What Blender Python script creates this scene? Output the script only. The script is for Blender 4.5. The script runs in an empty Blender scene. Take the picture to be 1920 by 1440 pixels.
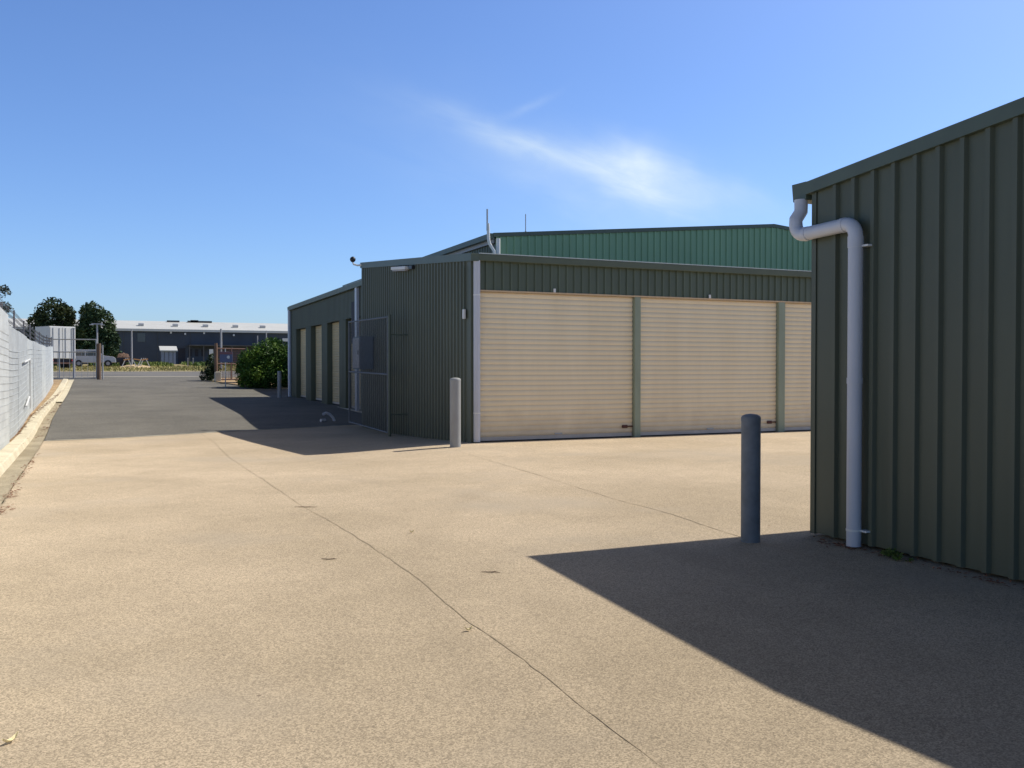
import bpy, math, random, bisect
from mathutils import Vector, Matrix
R = math.radians
scene = bpy.context.scene
col = scene.collection
random.seed(7)

# ------------------------------------------------------------------ camera
CAM_H = 1.55
cam_d = bpy.data.cameras.new("camera")
cam_d.sensor_width = 36.0
cam_d.lens = 36.0 * 1715.0 / 1920.0
cam_d.clip_start = 0.05
cam_d.clip_end = 6000.0
cam = bpy.data.objects.new("camera", cam_d)
col.objects.link(cam)
cam.location = (0, 0, CAM_H)
cam.rotation_euler = (R(90) - math.atan(29 / 1715.0), 0, -math.atan(755 / 1715.0))
scene.camera = cam
scene.render.resolution_x = 1024
scene.render.resolution_y = 768

# ------------------------------------------------------------------ sun and sky
SUN_EL = 49.6            # height of the sun above the horizon
SUN_SHADOW = (-1.0, -0.02)   # shadows fall along -X
sun_d = bpy.data.lights.new("sun", 'SUN')
sun_d.energy = 4.6
sun_d.angle = R(0.53)
sun_d.color = (1.0, 0.94, 0.84)
sun = bpy.data.objects.new("sun", sun_d)
col.objects.link(sun)
sx, sy = Vector(SUN_SHADOW).normalized()
sdir = Vector((sx * math.cos(R(SUN_EL)), sy * math.cos(R(SUN_EL)), -math.sin(R(SUN_EL))))
sun.rotation_euler = sdir.to_track_quat('-Z', 'Y').to_euler()
sun.location = (60, 0, 80)

world = bpy.data.worlds.new("World")
scene.world = world
world.use_nodes = True
wt = world.node_tree
for n in list(wt.nodes):
    wt.nodes.remove(n)
wo = wt.nodes.new('ShaderNodeOutputWorld')
bg = wt.nodes.new('ShaderNodeBackground')
sky = wt.nodes.new('ShaderNodeTexSky')
sky.sky_type = 'NISHITA'
sky.sun_disc = False
sky.sun_elevation = R(SUN_EL)
sky.sun_rotation = math.atan2(-sx, -sy)      # the sun stands in the direction the shadows point away from
sky.altitude = 0
sky.air_density = 1.0
sky.dust_density = 0.6
sky.ozone_density = 2.0
bg.inputs['Strength'].default_value = 0.12


def wn(t, **kw):
    n = wt.nodes.new(t)
    for k, v in kw.items():
        setattr(n, k, v)
    return n


def wmath(op, a, b=None, c=None, clamp=False):
    n = wt.nodes.new('ShaderNodeMath')
    n.operation = op
    n.use_clamp = clamp
    for i, v in enumerate((a, b, c)):
        if v is None:
            continue
        if isinstance(v, (int, float)):
            n.inputs[i].default_value = v
        else:
            wt.links.new(v, n.inputs[i])
    return n.outputs[0]


tc = wn('ShaderNodeTexCoord')


def wdot(vec):
    n = wn('ShaderNodeVectorMath', operation='DOT_PRODUCT')
    wt.links.new(tc.outputs['Generated'], n.inputs[0])
    n.inputs[1].default_value = vec
    return n.outputs['Value']


# thin cirrus streak, placed by its direction in the sky
cu = wdot((0.8431, -0.4254, -0.3289))
cv = wdot((-0.1866, 0.3421, -0.921))
cf = wdot((0.5043, 0.8379, 0.209))
comb = wn('ShaderNodeCombineXYZ')
wt.links.new(cu, comb.inputs[0])
wt.links.new(cv, comb.inputs[1])
noi = wn('ShaderNodeTexNoise')
mp = wn('ShaderNodeMapping')
mp.inputs['Rotation'].default_value = (0, 0, R(14))
mp.inputs['Scale'].default_value = (9, 30, 1)
wt.links.new(comb.outputs[0], mp.inputs['Vector'])
wt.links.new(mp.outputs[0], noi.inputs['Vector'])
noi.inputs['Scale'].default_value = 1.0
noi.inputs['Detail'].default_value = 7
noi.inputs['Roughness'].default_value = 0.58
noi.inputs['Distortion'].default_value = 0.5
noi2 = wn('ShaderNodeTexNoise')
wt.links.new(comb.outputs[0], noi2.inputs['Vector'])
noi2.inputs['Scale'].default_value = 12.0
noi2.inputs['Detail'].default_value = 3


def streak(u0, v0, a, b, tilt, amp, soft=1.0):
    # an elongated soft patch with its centre (u0, v0), half-lengths a and b
    du = wmath('SUBTRACT', cu, u0)
    dv = wmath('SUBTRACT', cv, v0)
    dv = wmath('MULTIPLY_ADD', du, -tilt, dv)
    wob = wmath('SUBTRACT', noi2.outputs[0], 0.5)
    dv = wmath('MULTIPLY_ADD', wob, 0.035, dv)
    qa = wmath('POWER', wmath('ABSOLUTE', wmath('DIVIDE', du, a)), 2.0)
    qb = wmath('POWER', wmath('ABSOLUTE', wmath('DIVIDE', dv, b)), 2.0)
    q = wmath('ADD', qa, qb)
    e = wmath('POWER', 2.718, wmath('MULTIPLY', q, -soft))
    return wmath('MULTIPLY', e, amp)


s = wmath('ADD', streak(0.014, 0.003, 0.066, 0.024, 0.0, 1.08), streak(-0.12, 0.008, 0.085, 0.015, 0.02, 0.5))
s = wmath('ADD', s, streak(-0.06, 0.045, 0.09, 0.02, 0.12, 0.16))
s = wmath('ADD', s, streak(-0.122, -0.032, 0.022, 0.006, -0.9, 0.16))
s = wmath('ADD', s, streak(0.105, -0.004, 0.05, 0.014, 0.0, 0.22))
s = wmath('ADD', s, streak(-0.0, 0.04, 0.30, 0.07, 0.0, 0.12))
fr = wn('ShaderNodeMapRange')
wt.links.new(noi.outputs[0], fr.inputs['Value'])
fr.inputs['From Min'].default_value = 0.30
fr.inputs['From Max'].default_value = 0.66
fr.inputs['To Min'].default_value = 0.45
fr.inputs['To Max'].default_value = 1.0
s = wmath('MULTIPLY', s, fr.outputs[0])
front = wmath('GREATER_THAN', cf, 0.0)
s = wmath('MULTIPLY', s, front)
s = wmath('MULTIPLY', s, 0.92, clamp=True)
tint = wn('ShaderNodeMix', data_type='RGBA', blend_type='MULTIPLY')
tint.inputs[0].default_value = 1.0
wt.links.new(sky.outputs[0], tint.inputs[6])
tint.inputs[7].default_value = (0.765, 0.975, 1.36, 1)
# sky dimmed above the view to cut shadow fill; paler on the sun's side
cz = wdot((0, 0, 1))
zr_ = wn('ShaderNodeMapRange', interpolation_type='SMOOTHSTEP')
wt.links.new(cz, zr_.inputs['Value'])
zr_.inputs['From Min'].default_value = 0.36
zr_.inputs['From Max'].default_value = 0.70
zr_.inputs['To Min'].default_value = 1.0
zr_.inputs['To Max'].default_value = 0.12
deep = wn('ShaderNodeVectorMath', operation='SCALE')
wt.links.new(tint.outputs[2], deep.inputs[0])
wt.links.new(zr_.outputs[0], deep.inputs['Scale'])
sund = wdot(tuple(-sdir))
glow = wmath('MULTIPLY', wmath('POWER', wmath('MAXIMUM', sund, 0.0), 5.0), 3.2)
gcol = wn('ShaderNodeVectorMath', operation='SCALE')
gcol.inputs[0].default_value = (1.0, 0.9, 0.9)
wt.links.new(glow, gcol.inputs['Scale'])
addg = wn('ShaderNodeVectorMath', operation='ADD')
wt.links.new(deep.outputs[0], addg.inputs[0])
wt.links.new(gcol.outputs[0], addg.inputs[1])
mixc = wn('ShaderNodeMix', data_type='RGBA', blend_type='MIX')
wt.links.new(s, mixc.inputs[0])
wt.links.new(addg.outputs[0], mixc.inputs[6])
mixc.inputs[7].default_value = (6.6, 7.7, 8.3, 1)
wt.links.new(mixc.outputs[2], bg.inputs['Color'])
wt.links.new(bg.outputs[0], wo.inputs['Surface'])

vs = scene.view_settings
vs.view_transform = 'Standard'
vs.look = 'None'
vs.exposure = 0.0
vs.gamma = 1.0
vs.use_curve_mapping = False

# ------------------------------------------------------------------ materials
def new_mat(name):
    m = bpy.data.materials.new(name)
    m.use_nodes = True
    return m, m.node_tree, m.node_tree.nodes['Principled BSDF']


def mat(name, c, rough=0.6, var=0.12, scale=3.0, metal=0.0, spec=0.4, bump=0.0, bscale=60.0, dirt=None, stretch=None):
    """painted or plain surface: base colour with soft patches of wear, optional second 'dirt' colour and a fine bump"""
    m, nt, b = new_mat(name)
    b.inputs['Roughness'].default_value = rough
    b.inputs['Metallic'].default_value = metal
    b.inputs['Specular IOR Level'].default_value = spec
    t = nt.nodes.new('ShaderNodeTexCoord')
    mp = nt.nodes.new('ShaderNodeMapping')
    nt.links.new(t.outputs['Object'], mp.inputs[0])
    if stretch:
        mp.inputs['Scale'].default_value = stretch
    n = nt.nodes.new('ShaderNodeTexNoise')
    n.inputs['Scale'].default_value = scale
    n.inputs['Detail'].default_value = 6
    n.inputs['Roughness'].default_value = 0.6
    nt.links.new(mp.outputs[0], n.inputs['Vector'])
    r = nt.nodes.new('ShaderNodeValToRGB')
    r.color_ramp.elements[0].position = 0.3
    r.color_ramp.elements[1].position = 0.7
    d = dirt if dirt else tuple(v * (1 - var) for v in c)
    r.color_ramp.elements[0].color = (*d, 1)
    r.color_ramp.elements[1].color = (*[min(1, v * (1 + var * 0.5)) for v in c], 1)
    nt.links.new(n.outputs[0], r.inputs[0])
    nt.links.new(r.outputs[0], b.inputs['Base Color'])
    if bump:
        n2 = nt.nodes.new('ShaderNodeTexNoise')
        n2.inputs['Scale'].default_value = bscale
        n2.inputs['Detail'].default_value = 4
        nt.links.new(t.outputs['Object'], n2.inputs['Vector'])
        bp = nt.nodes.new('ShaderNodeBump')
        bp.inputs['Strength'].default_value = bump
        bp.inputs['Distance'].default_value = 0.01
        nt.links.new(n2.outputs[0], bp.inputs['Height'])
        nt.links.new(bp.outputs[0], b.inputs['Normal'])
    return m


def ground_mat(name, c_lo, c_hi, c_spot, spot_scale, patch_scale, speck=0.5, rough=0.9, bump=0.35, stain=None, tone_ramp=False, tracks=0.0):
    """exposed aggregate or asphalt: fine stones, mid blotches and large worn patches"""
    m, nt, b = new_mat(name)
    b.inputs['Roughness'].default_value = rough
    b.inputs['Specular IOR Level'].default_value = 0.25
    t = nt.nodes.new('ShaderNodeTexCoord')
    L = nt.links.new

    def noise(sc, det=5, ro=0.6):
        n = nt.nodes.new('ShaderNodeTexNoise')
        n.inputs['Scale'].default_value = sc
        n.inputs['Detail'].default_value = det
        n.inputs['Roughness'].default_value = ro
        L(t.outputs['Object'], n.inputs['Vector'])
        return n.outputs[0]

    def ramp(src, p0, p1, a, bb):
        r = nt.nodes.new('ShaderNodeValToRGB')
        r.color_ramp.elements[0].position = p0
        r.color_ramp.elements[1].position = p1
        r.color_ramp.elements[0].color = (*a, 1)
        r.color_ramp.elements[1].color = (*bb, 1)
        L(src, r.inputs[0])
        return r.outputs[0]

    def mix(fac, a, bb, mode='MIX'):
        x = nt.nodes.new('ShaderNodeMix')
        x.data_type = 'RGBA'
        x.blend_type = mode
        if isinstance(fac, (int, float)):
            x.inputs[0].default_value = fac
        else:
            L(fac, x.inputs[0])
        for i, v in ((6, a), (7, bb)):
            if isinstance(v, tuple):
                x.inputs[i].default_value = (*v, 1)
            else:
                L(v, x.inputs[i])
        return x.outputs[2]
    base = ramp(noise(patch_scale, 6, 0.55), 0.35, 0.66, c_lo, c_hi)
    mid = ramp(noise(patch_scale * 7, 5, 0.6), 0.3, 0.7, (0.94, 0.94, 0.94), (1.04, 1.04, 1.035))
    base = mix(1.0, base, mid, 'MULTIPLY')
    v = nt.nodes.new('ShaderNodeTexVoronoi')
    v.inputs['Scale'].default_value = spot_scale
    L(t.outputs['Object'], v.inputs['Vector'])
    sep = nt.nodes.new('ShaderNodeSeparateColor')
    L(v.outputs['Color'], sep.inputs[0])
    st = ramp(sep.outputs[0], 0.05, 0.95, (1 - speck * 0.75,) * 3, (1 + speck * 0.55,) * 3)
    base = mix(1.0, base, st, 'MULTIPLY')
    fine = ramp(noise(spot_scale * 1.7, 2, 0.7), 0.3, 0.7, (0.86, 0.86, 0.86), (1.12, 1.12, 1.12))
    base = mix(1.0, base, fine, 'MULTIPLY')
    # sparse dark stones and drips
    v2 = nt.nodes.new('ShaderNodeTexVoronoi')
    v2.inputs['Scale'].default_value = 2.1
    L(t.outputs['Object'], v2.inputs['Vector'])
    sp = ramp(v2.outputs['Distance'], 0.018, 0.03, (1, 1, 1), (0, 0, 0))
    base = mix(sp, base, c_spot)
    if stain:
        sf = ramp(noise(0.33, 4, 0.55), 0.54, 0.70, (0, 0, 0), (1, 1, 1))
        sf2 = nt.nodes.new('ShaderNodeMath')
        sf2.operation = 'MULTIPLY'
        L(sf, sf2.inputs[0])
        sf2.inputs[1].default_value = 0.6
        base = mix(sf2.outputs[0], base, stain)
    if tracks:
        # faint tyre-polished bands that swing round toward the doors, broken up by wear
        for (wx, wy, wr, ww) in ((-9.5, 7.0, 12.2, 0.11), (-9.5, 7.0, 13.9, 0.11), (14.0, 3.0, 12.4, 0.10), (14.0, 3.0, 10.7, 0.10), (1.2, -40.0, 64.0, 0.14)):
            vm = nt.nodes.new('ShaderNodeVectorMath')
            vm.operation = 'DISTANCE'
            mpx = nt.nodes.new('ShaderNodeMapping')
            mpx.inputs['Scale'].default_value = (1, 1, 0)
            L(t.outputs['Object'], mpx.inputs[0])
            L(mpx.outputs[0], vm.inputs[0])
            vm.inputs[1].default_value = (wx, wy, 0)
            df = nt.nodes.new('ShaderNodeMath')
            df.operation = 'SUBTRACT'
            L(vm.outputs['Value'], df.inputs[0])
            df.inputs[1].default_value = wr
            ab = nt.nodes.new('ShaderNodeMath')
            ab.operation = 'ABSOLUTE'
            L(df.outputs[0], ab.inputs[0])
            band = nt.nodes.new('ShaderNodeMapRange')
            band.interpolation_type = 'SMOOTHSTEP'
            L(ab.outputs[0], band.inputs[0])
            band.inputs[1].default_value = ww * 2.2
            band.inputs[2].default_value = ww * 0.4
            band.inputs[3].default_value = 0.0
            band.inputs[4].default_value = tracks
            br = nt.nodes.new('ShaderNodeMath')
            br.operation = 'MULTIPLY'
            L(band.outputs[0], br.inputs[0])
            L(ramp(noise(0.7, 4, 0.6), 0.42, 0.62, (0, 0, 0), (1, 1, 1)), br.inputs[1])
            base = mix(br.outputs[0], base, tuple(v * 0.45 for v in c_lo))
        # small oil drips
        v3 = nt.nodes.new('ShaderNodeTexVoronoi')
        v3.inputs['Scale'].default_value = 0.42
        L(t.outputs['Object'], v3.inputs['Vector'])
        wob_ = nt.nodes.new('ShaderNodeMath')
        wob_.operation = 'MULTIPLY_ADD'
        L(noise(5.0, 4, 0.7), wob_.inputs[0])
        wob_.inputs[1].default_value = 0.09
        L(v3.outputs['Distance'], wob_.inputs[2])
        dr = ramp(wob_.outputs[0], 0.065, 0.095, (0.30, 0.30, 0.30), (0, 0, 0))
        base = mix(dr, base, tuple(v * 0.5 for v in c_lo))
    if tone_ramp:
        # tone ramp in the yard colour: darker in the foreground, paler by the doors
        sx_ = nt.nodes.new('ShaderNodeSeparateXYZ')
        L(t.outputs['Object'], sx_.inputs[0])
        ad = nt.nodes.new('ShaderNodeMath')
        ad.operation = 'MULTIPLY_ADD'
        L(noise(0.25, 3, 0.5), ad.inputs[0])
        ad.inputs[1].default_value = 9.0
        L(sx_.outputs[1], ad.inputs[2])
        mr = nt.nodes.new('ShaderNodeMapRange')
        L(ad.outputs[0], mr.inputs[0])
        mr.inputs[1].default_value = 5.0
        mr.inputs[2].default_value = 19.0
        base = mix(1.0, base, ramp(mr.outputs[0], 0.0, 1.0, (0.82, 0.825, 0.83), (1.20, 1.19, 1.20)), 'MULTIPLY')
    L(base, b.inputs['Base Color'])
    bp = nt.nodes.new('ShaderNodeBump')
    bp.inputs['Strength'].default_value = bump
    bp.inputs['Distance'].default_value = 0.006
    L(sep.outputs[1], bp.inputs['Height'])
    L(bp.outputs[0], b.inputs['Normal'])
    return m


M = {}
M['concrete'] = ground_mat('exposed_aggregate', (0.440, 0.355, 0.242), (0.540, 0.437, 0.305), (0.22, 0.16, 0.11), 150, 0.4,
                           speck=0.52, stain=(0.405, 0.345, 0.262), tone_ramp=True, tracks=0.13)
M['asphalt'] = ground_mat('worn_asphalt', (0.155, 0.146, 0.126), (0.210, 0.197, 0.168), (0.09, 0.085, 0.075), 60, 0.35,
                          speck=0.5, stain=(0.225, 0.21, 0.178), tracks=0.10)
M['street'] = ground_mat('street_asphalt', (0.165, 0.158, 0.148), (0.215, 0.205, 0.19), (0.1, 0.1, 0.1), 40, 0.2, speck=0.3)
M['pale'] = ground_mat('pale_concrete', (0.50, 0.46, 0.37), (0.62, 0.57, 0.46), (0.2, 0.15, 0.1), 70, 0.8, speck=0.2)
M['kerb'] = ground_mat('kerb_concrete', (0.60, 0.53, 0.38), (0.72, 0.65, 0.48), (0.25, 0.17, 0.1), 80, 1.3, speck=0.15)
M['gutter'] = ground_mat('gutter_concrete', (0.33, 0.28, 0.19), (0.47, 0.40, 0.28), (0.16, 0.10, 0.06), 70, 1.1, speck=0.3,
                         stain=(0.27, 0.22, 0.14))
M['soil'] = ground_mat('verge_soil', (0.36, 0.24, 0.13), (0.52, 0.38, 0.22), (0.15, 0.08, 0.05), 40, 1.2, speck=0.5, bump=0.6)
M['ground'] = ground_mat('dry_grass_ground', (0.24, 0.20, 0.085), (0.40, 0.32, 0.16), (0.14, 0.12, 0.05), 14, 0.12, speck=0.35)
M['crack'] = mat('crack_filler', (0.39, 0.315, 0.215), 0.95, var=0.3, scale=9)
M['green'] = mat('green_steel', (0.092, 0.104, 0.072), 0.48, var=0.13, scale=1.2, stretch=(1, 1, 0.25), spec=0.38)
M['green_trim'] = mat('green_trim', (0.09, 0.115, 0.085), 0.45, var=0.12, scale=2, spec=0.4)
M['green_fascia'] = mat('green_fascia_steel', (0.108, 0.134, 0.095), 0.5, var=0.1, scale=1.5, stretch=(1, 1, 0.3), spec=0.35)
M['green_post'] = mat('green_pillar_paint', (0.29, 0.33, 0.24), 0.55, var=0.14, scale=3, spec=0.3, stretch=(1, 1, 0.3))
M['teal'] = mat('warehouse_steel', (0.235, 0.39, 0.235), 0.5, var=0.10, scale=0.9, stretch=(1, 1, 0.3), spec=0.35)
M['roof'] = mat('grey_green_roof', (0.22, 0.27, 0.27), 0.4, var=0.1, scale=1, spec=0.4)
M['roof_edge'] = mat('pale_roof_edge', (0.55, 0.60, 0.57), 0.35, var=0.1, scale=1, spec=0.5)
def door_mat():
    # cream enamel with streaks of dust, and grime kicked up along the foot of the door
    m, nt, b = new_mat('cream_door_paint')
    b.inputs['Roughness'].default_value = 0.55
    b.inputs['Specular IOR Level'].default_value = 0.3
    L = nt.links.new
    g = nt.nodes.new('ShaderNodeNewGeometry')
    mp = nt.nodes.new('ShaderNodeMapping')
    mp.inputs['Scale'].default_value = (1.3, 1.3, 0.18)
    L(g.outputs['Position'], mp.inputs[0])
    n = nt.nodes.new('ShaderNodeTexNoise')
    n.inputs['Scale'].default_value = 1.6
    n.inputs['Detail'].default_value = 6
    n.inputs['Roughness'].default_value = 0.65
    L(mp.outputs[0], n.inputs['Vector'])
    r1 = nt.nodes.new('ShaderNodeValToRGB')
    r1.color_ramp.elements[0].position = 0.32
    r1.color_ramp.elements[1].position = 0.62
    r1.color_ramp.elements[0].color = (0.77, 0.65, 0.445, 1)
    r1.color_ramp.elements[1].color = (0.82, 0.70, 0.49, 1)
    L(n.outputs[0], r1.inputs[0])
    sx_ = nt.nodes.new('ShaderNodeSeparateXYZ')
    L(g.outputs['Position'], sx_.inputs[0])
    n2 = nt.nodes.new('ShaderNodeTexNoise')
    n2.inputs['Scale'].default_value = 2.5
    n2.inputs['Detail'].default_value = 6
    L(g.outputs['Position'], n2.inputs['Vector'])
    ma = nt.nodes.new('ShaderNodeMath')
    ma.operation = 'MULTIPLY_ADD'
    L(n2.outputs[0], ma.inputs[0])
    ma.inputs[1].default_value = 1.1
    L(sx_.outputs[2], ma.inputs[2])
    mr = nt.nodes.new('ShaderNodeMapRange')
    L(ma.outputs[0], mr.inputs[0])
    mr.inputs[1].default_value = 1.25
    mr.inputs[2].default_value = 0.55
    mr.inputs[3].default_value = 0.0
    mr.inputs[4].default_value = 0.38
    x = nt.nodes.new('ShaderNodeMix')
    x.data_type = 'RGBA'
    L(mr.outputs[0], x.inputs[0])
    L(r1.outputs[0], x.inputs[6])
    x.inputs[7].default_value = (0.46, 0.36, 0.25, 1)
    L(x.outputs[2], b.inputs['Base Color'])
    return m


M['cream'] = door_mat()
M['cream_warm'] = mat('warm_cream_paint', (0.60, 0.47, 0.27), 0.6, var=0.1, scale=1.0, spec=0.2)  # warmer, deeper cream for the long shed's doors
M['cream_dark'] = mat('cream_guide', (0.60, 0.44, 0.27), 0.6, var=0.1, spec=0.3)
M['door_bar'] = mat('door_bottom_bar', (0.52, 0.47, 0.41), 0.5, var=0.12, scale=4)
M['rust'] = mat('rusted_lock', (0.10, 0.035, 0.025), 0.7, var=0.3, scale=20)
M['pvc'] = mat('grey_pvc', (0.55, 0.565, 0.61), 0.38, var=0.06, scale=2, spec=0.45)
M['white'] = mat('white_paint', (0.72, 0.72, 0.70), 0.5, var=0.06)
M['galv'] = mat('galvanised_steel', (0.42, 0.43, 0.44), 0.45, var=0.15, scale=8, metal=0.4)
M['bollard'] = mat('grey_bollard_paint', (0.165, 0.185, 0.205), 0.6, var=0.22, scale=7, bump=0.2, bscale=25, spec=0.3)
M['cap'] = mat('bollard_cap', (0.20, 0.20, 0.20), 0.7, var=0.2, scale=15)
M['bollard_w'] = mat('pale_bollard_paint', (0.33, 0.34, 0.335), 0.6, var=0.12, scale=6, spec=0.3, stretch=(1, 1, 0.4))
M['black'] = mat('black_plastic', (0.02, 0.021, 0.025), 0.4, var=0.1)
M['dark'] = mat('dark_opening', (0.03, 0.03, 0.04), 0.7, var=0.2)
M['fence'] = mat('zinc_fence_sheet', (0.52, 0.55, 0.56), 0.55, var=0.16, scale=1.2, metal=0.15, stretch=(1, 1, 3.5), spec=0.5)
M['fence2'] = mat('pale_fence_sheet', (0.60, 0.63, 0.63), 0.5, var=0.16, scale=1.2, metal=0.1, stretch=(1, 1, 3.5))
M['fpost'] = mat('fence_post_steel', (0.40, 0.36, 0.34), 0.6, var=0.2, scale=5, metal=0.2)
M['gate_shaded'] = mat('shaded_galvanised', (0.12, 0.135, 0.155), 0.6, var=0.2, scale=6)  # galvanised gate steel, its colour darkened to stand in for shade
M['wire'] = mat('wire', (0.30, 0.30, 0.30), 0.5, metal=0.5)
M['brown'] = mat('weathered_brown_post', (0.19, 0.12, 0.08), 0.8, var=0.3, scale=5, stretch=(1, 1, .3))
M['redbrown'] = mat('red_brown_frame', (0.13, 0.07, 0.055), 0.7, var=0.25, scale=4)
M['navy'] = mat('dark_block_wall', (0.058, 0.072, 0.095), 0.7, var=0.25, scale=0.25)
M['grey_wall'] = mat('grey_low_wall', (0.10, 0.10, 0.10), 0.7, var=0.25, scale=0.5)
M['white_roof'] = mat('white_roof_sheet', (0.62, 0.62, 0.58), 0.5, var=0.08, scale=0.3)
M['kiosk'] = mat('pale_blue_grey_wall', (0.28, 0.31, 0.38), 0.6, var=0.1)
M['glass'] = mat('dark_glass', (0.03, 0.035, 0.05), 0.1, var=0.1, spec=0.8)
M['silver'] = mat('silver_car_paint', (0.46, 0.46, 0.50), 0.3, var=0.05, metal=0.3, spec=0.6)
M['tyre'] = mat('tyre_rubber', (0.022, 0.022, 0.022), 0.8, var=0.2)
M['orange'] = mat('orange_plastic', (0.70, 0.36, 0.14), 0.6, var=0.1)
M['sand'] = mat('sand_pile', (0.60, 0.46, 0.27), 0.9, var=0.2, scale=2, bump=0.5, bscale=6)
M['earth'] = mat('brown_earth', (0.15, 0.09, 0.06), 0.9, var=0.4, scale=2, bump=0.5, bscale=6)
M['box_light'] = mat('cabinet_enamel', (0.36, 0.36, 0.38), 0.5, var=0.06)
M['box_dark'] = mat('cabinet_side_paint', (0.14, 0.18, 0.22), 0.5, var=0.1)
M['sign_blue'] = mat('blue_sign_face', (0.11, 0.13, 0.22), 0.5, var=0.1)
M['sign_red'] = mat('red_sign_face', (0.22, 0.09, 0.09), 0.5, var=0.1)
M['red'] = mat('red_lamp', (0.5, 0.03, 0.02), 0.4)
M['leaf_dry'] = mat('dry_leaf', (0.26, 0.11, 0.06), 0.8, var=0.5, scale=30)
M['leaf_pale'] = mat('pale_leaf', (0.80, 0.70, 0.42), 0.7, var=0.15, scale=30)
M['twig'] = mat('dark_twig', (0.13, 0.09, 0.06), 0.9, var=0.3)
M['bark'] = mat('bark', (0.13, 0.10, 0.08), 0.9, var=0.4, scale=4, bump=0.5, bscale=12)


def leaf_mat(name, a, bcol, ccol, scale=0.9):
    m, nt, b = new_mat(name)
    b.inputs['Roughness'].default_value = 0.6
    b.inputs['Specular IOR Level'].default_value = 0.25
    t = nt.nodes.new('ShaderNodeTexCoord')
    n = nt.nodes.new('ShaderNodeTexNoise')
    n.inputs['Scale'].default_value = scale
    n.inputs['Detail'].default_value = 5
    nt.links.new(t.outputs['Object'], n.inputs['Vector'])
    r = nt.nodes.new('ShaderNodeValToRGB')
    e = r.color_ramp.elements
    e[0].position = 0.33
    e[0].color = (*a, 1)
    e[1].position = 0.68
    e[1].color = (*ccol, 1)
    x = e.new(0.5)
    x.color = (*bcol, 1)
    nt.links.new(n.outputs[0], r.inputs[0])
    nt.links.new(r.outputs[0], b.inputs['Base Color'])
    return m


M['leaves'] = leaf_mat('tree_leaves', (0.018, 0.035, 0.014), (0.035, 0.058, 0.022), (0.075, 0.085, 0.025), 0.5)
M['leaves2'] = leaf_mat('tree_leaves_bright', (0.022, 0.045, 0.020), (0.040, 0.075, 0.030), (0.085, 0.11, 0.035), 0.5)
M['leaves3'] = leaf_mat('gum_leaves', (0.05, 0.07, 0.06), (0.08, 0.10, 0.085), (0.12, 0.14, 0.12), 0.8)
M['bush'] = leaf_mat('bush_leaves', (0.020, 0.055, 0.008), (0.042, 0.105, 0.012), (0.13, 0.215, 0.020), 1.4)
M['grass'] = leaf_mat('verge_grass', (0.12, 0.15, 0.03), (0.30, 0.27, 0.09), (0.42, 0.36, 0.15), 0.25)
M['weed'] = leaf_mat('weed_leaves', (0.04, 0.07, 0.015), (0.07, 0.11, 0.02), (0.12, 0.15, 0.03), 6)

# ------------------------------------------------------------------ terrain heights
PA = [(-60, 0), (11, 0), (14, -.04), (18, -.12), (22, -.18), (26, -.21), (29, -.13), (32, -.01), (38, .08), (45, .17),
      (51, .34), (62, .79), (75, 1.1), (90, 1.42), (100, 1.56), (120, 1.85), (150, 2.25), (300, 2.4), (4000, 2.4)]
PB = [(-60, 0), (17.8, 0), (21, -.12), (24, -.2), (27, -.2), (29, -.12), (32, 0), (38, .1), (45, .17), (51, .34)] + PA[11:]


def _pl(P, y):
    i = max(1, min(len(P) - 1, bisect.bisect([p[0] for p in P], y)))
    a, b = P[i - 1], P[i]
    t = min(1, max(0, (y - a[0]) / (b[0] - a[0])))
    return a[1] + (b[1] - a[1]) * t


def _sm(P, y):
    w = .6 if y < 40 else 2.5
    return sum(_pl(P, y + d * w) * .2 for d in (-1, -.5, 0, .5, 1))


def gz(x, y):
    t = min(1, max(0, (x - 3.4) / 3.3))
    t = t * t * (3 - 2 * t)
    b = _pl(PB, y) if 16 < y < 26 else _sm(PB, y)
    return _sm(PA, y) * (1 - t) + b * t


# ------------------------------------------------------------------ mesh helpers
ORIGIN = {}


def tag(o, label=None, cat=None, group=None, kind=None):
    if label:
        o['label'] = label
    if cat:
        o['category'] = cat
    if group:
        o['group'] = group
    if kind:
        o['kind'] = kind
    return o


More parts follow.
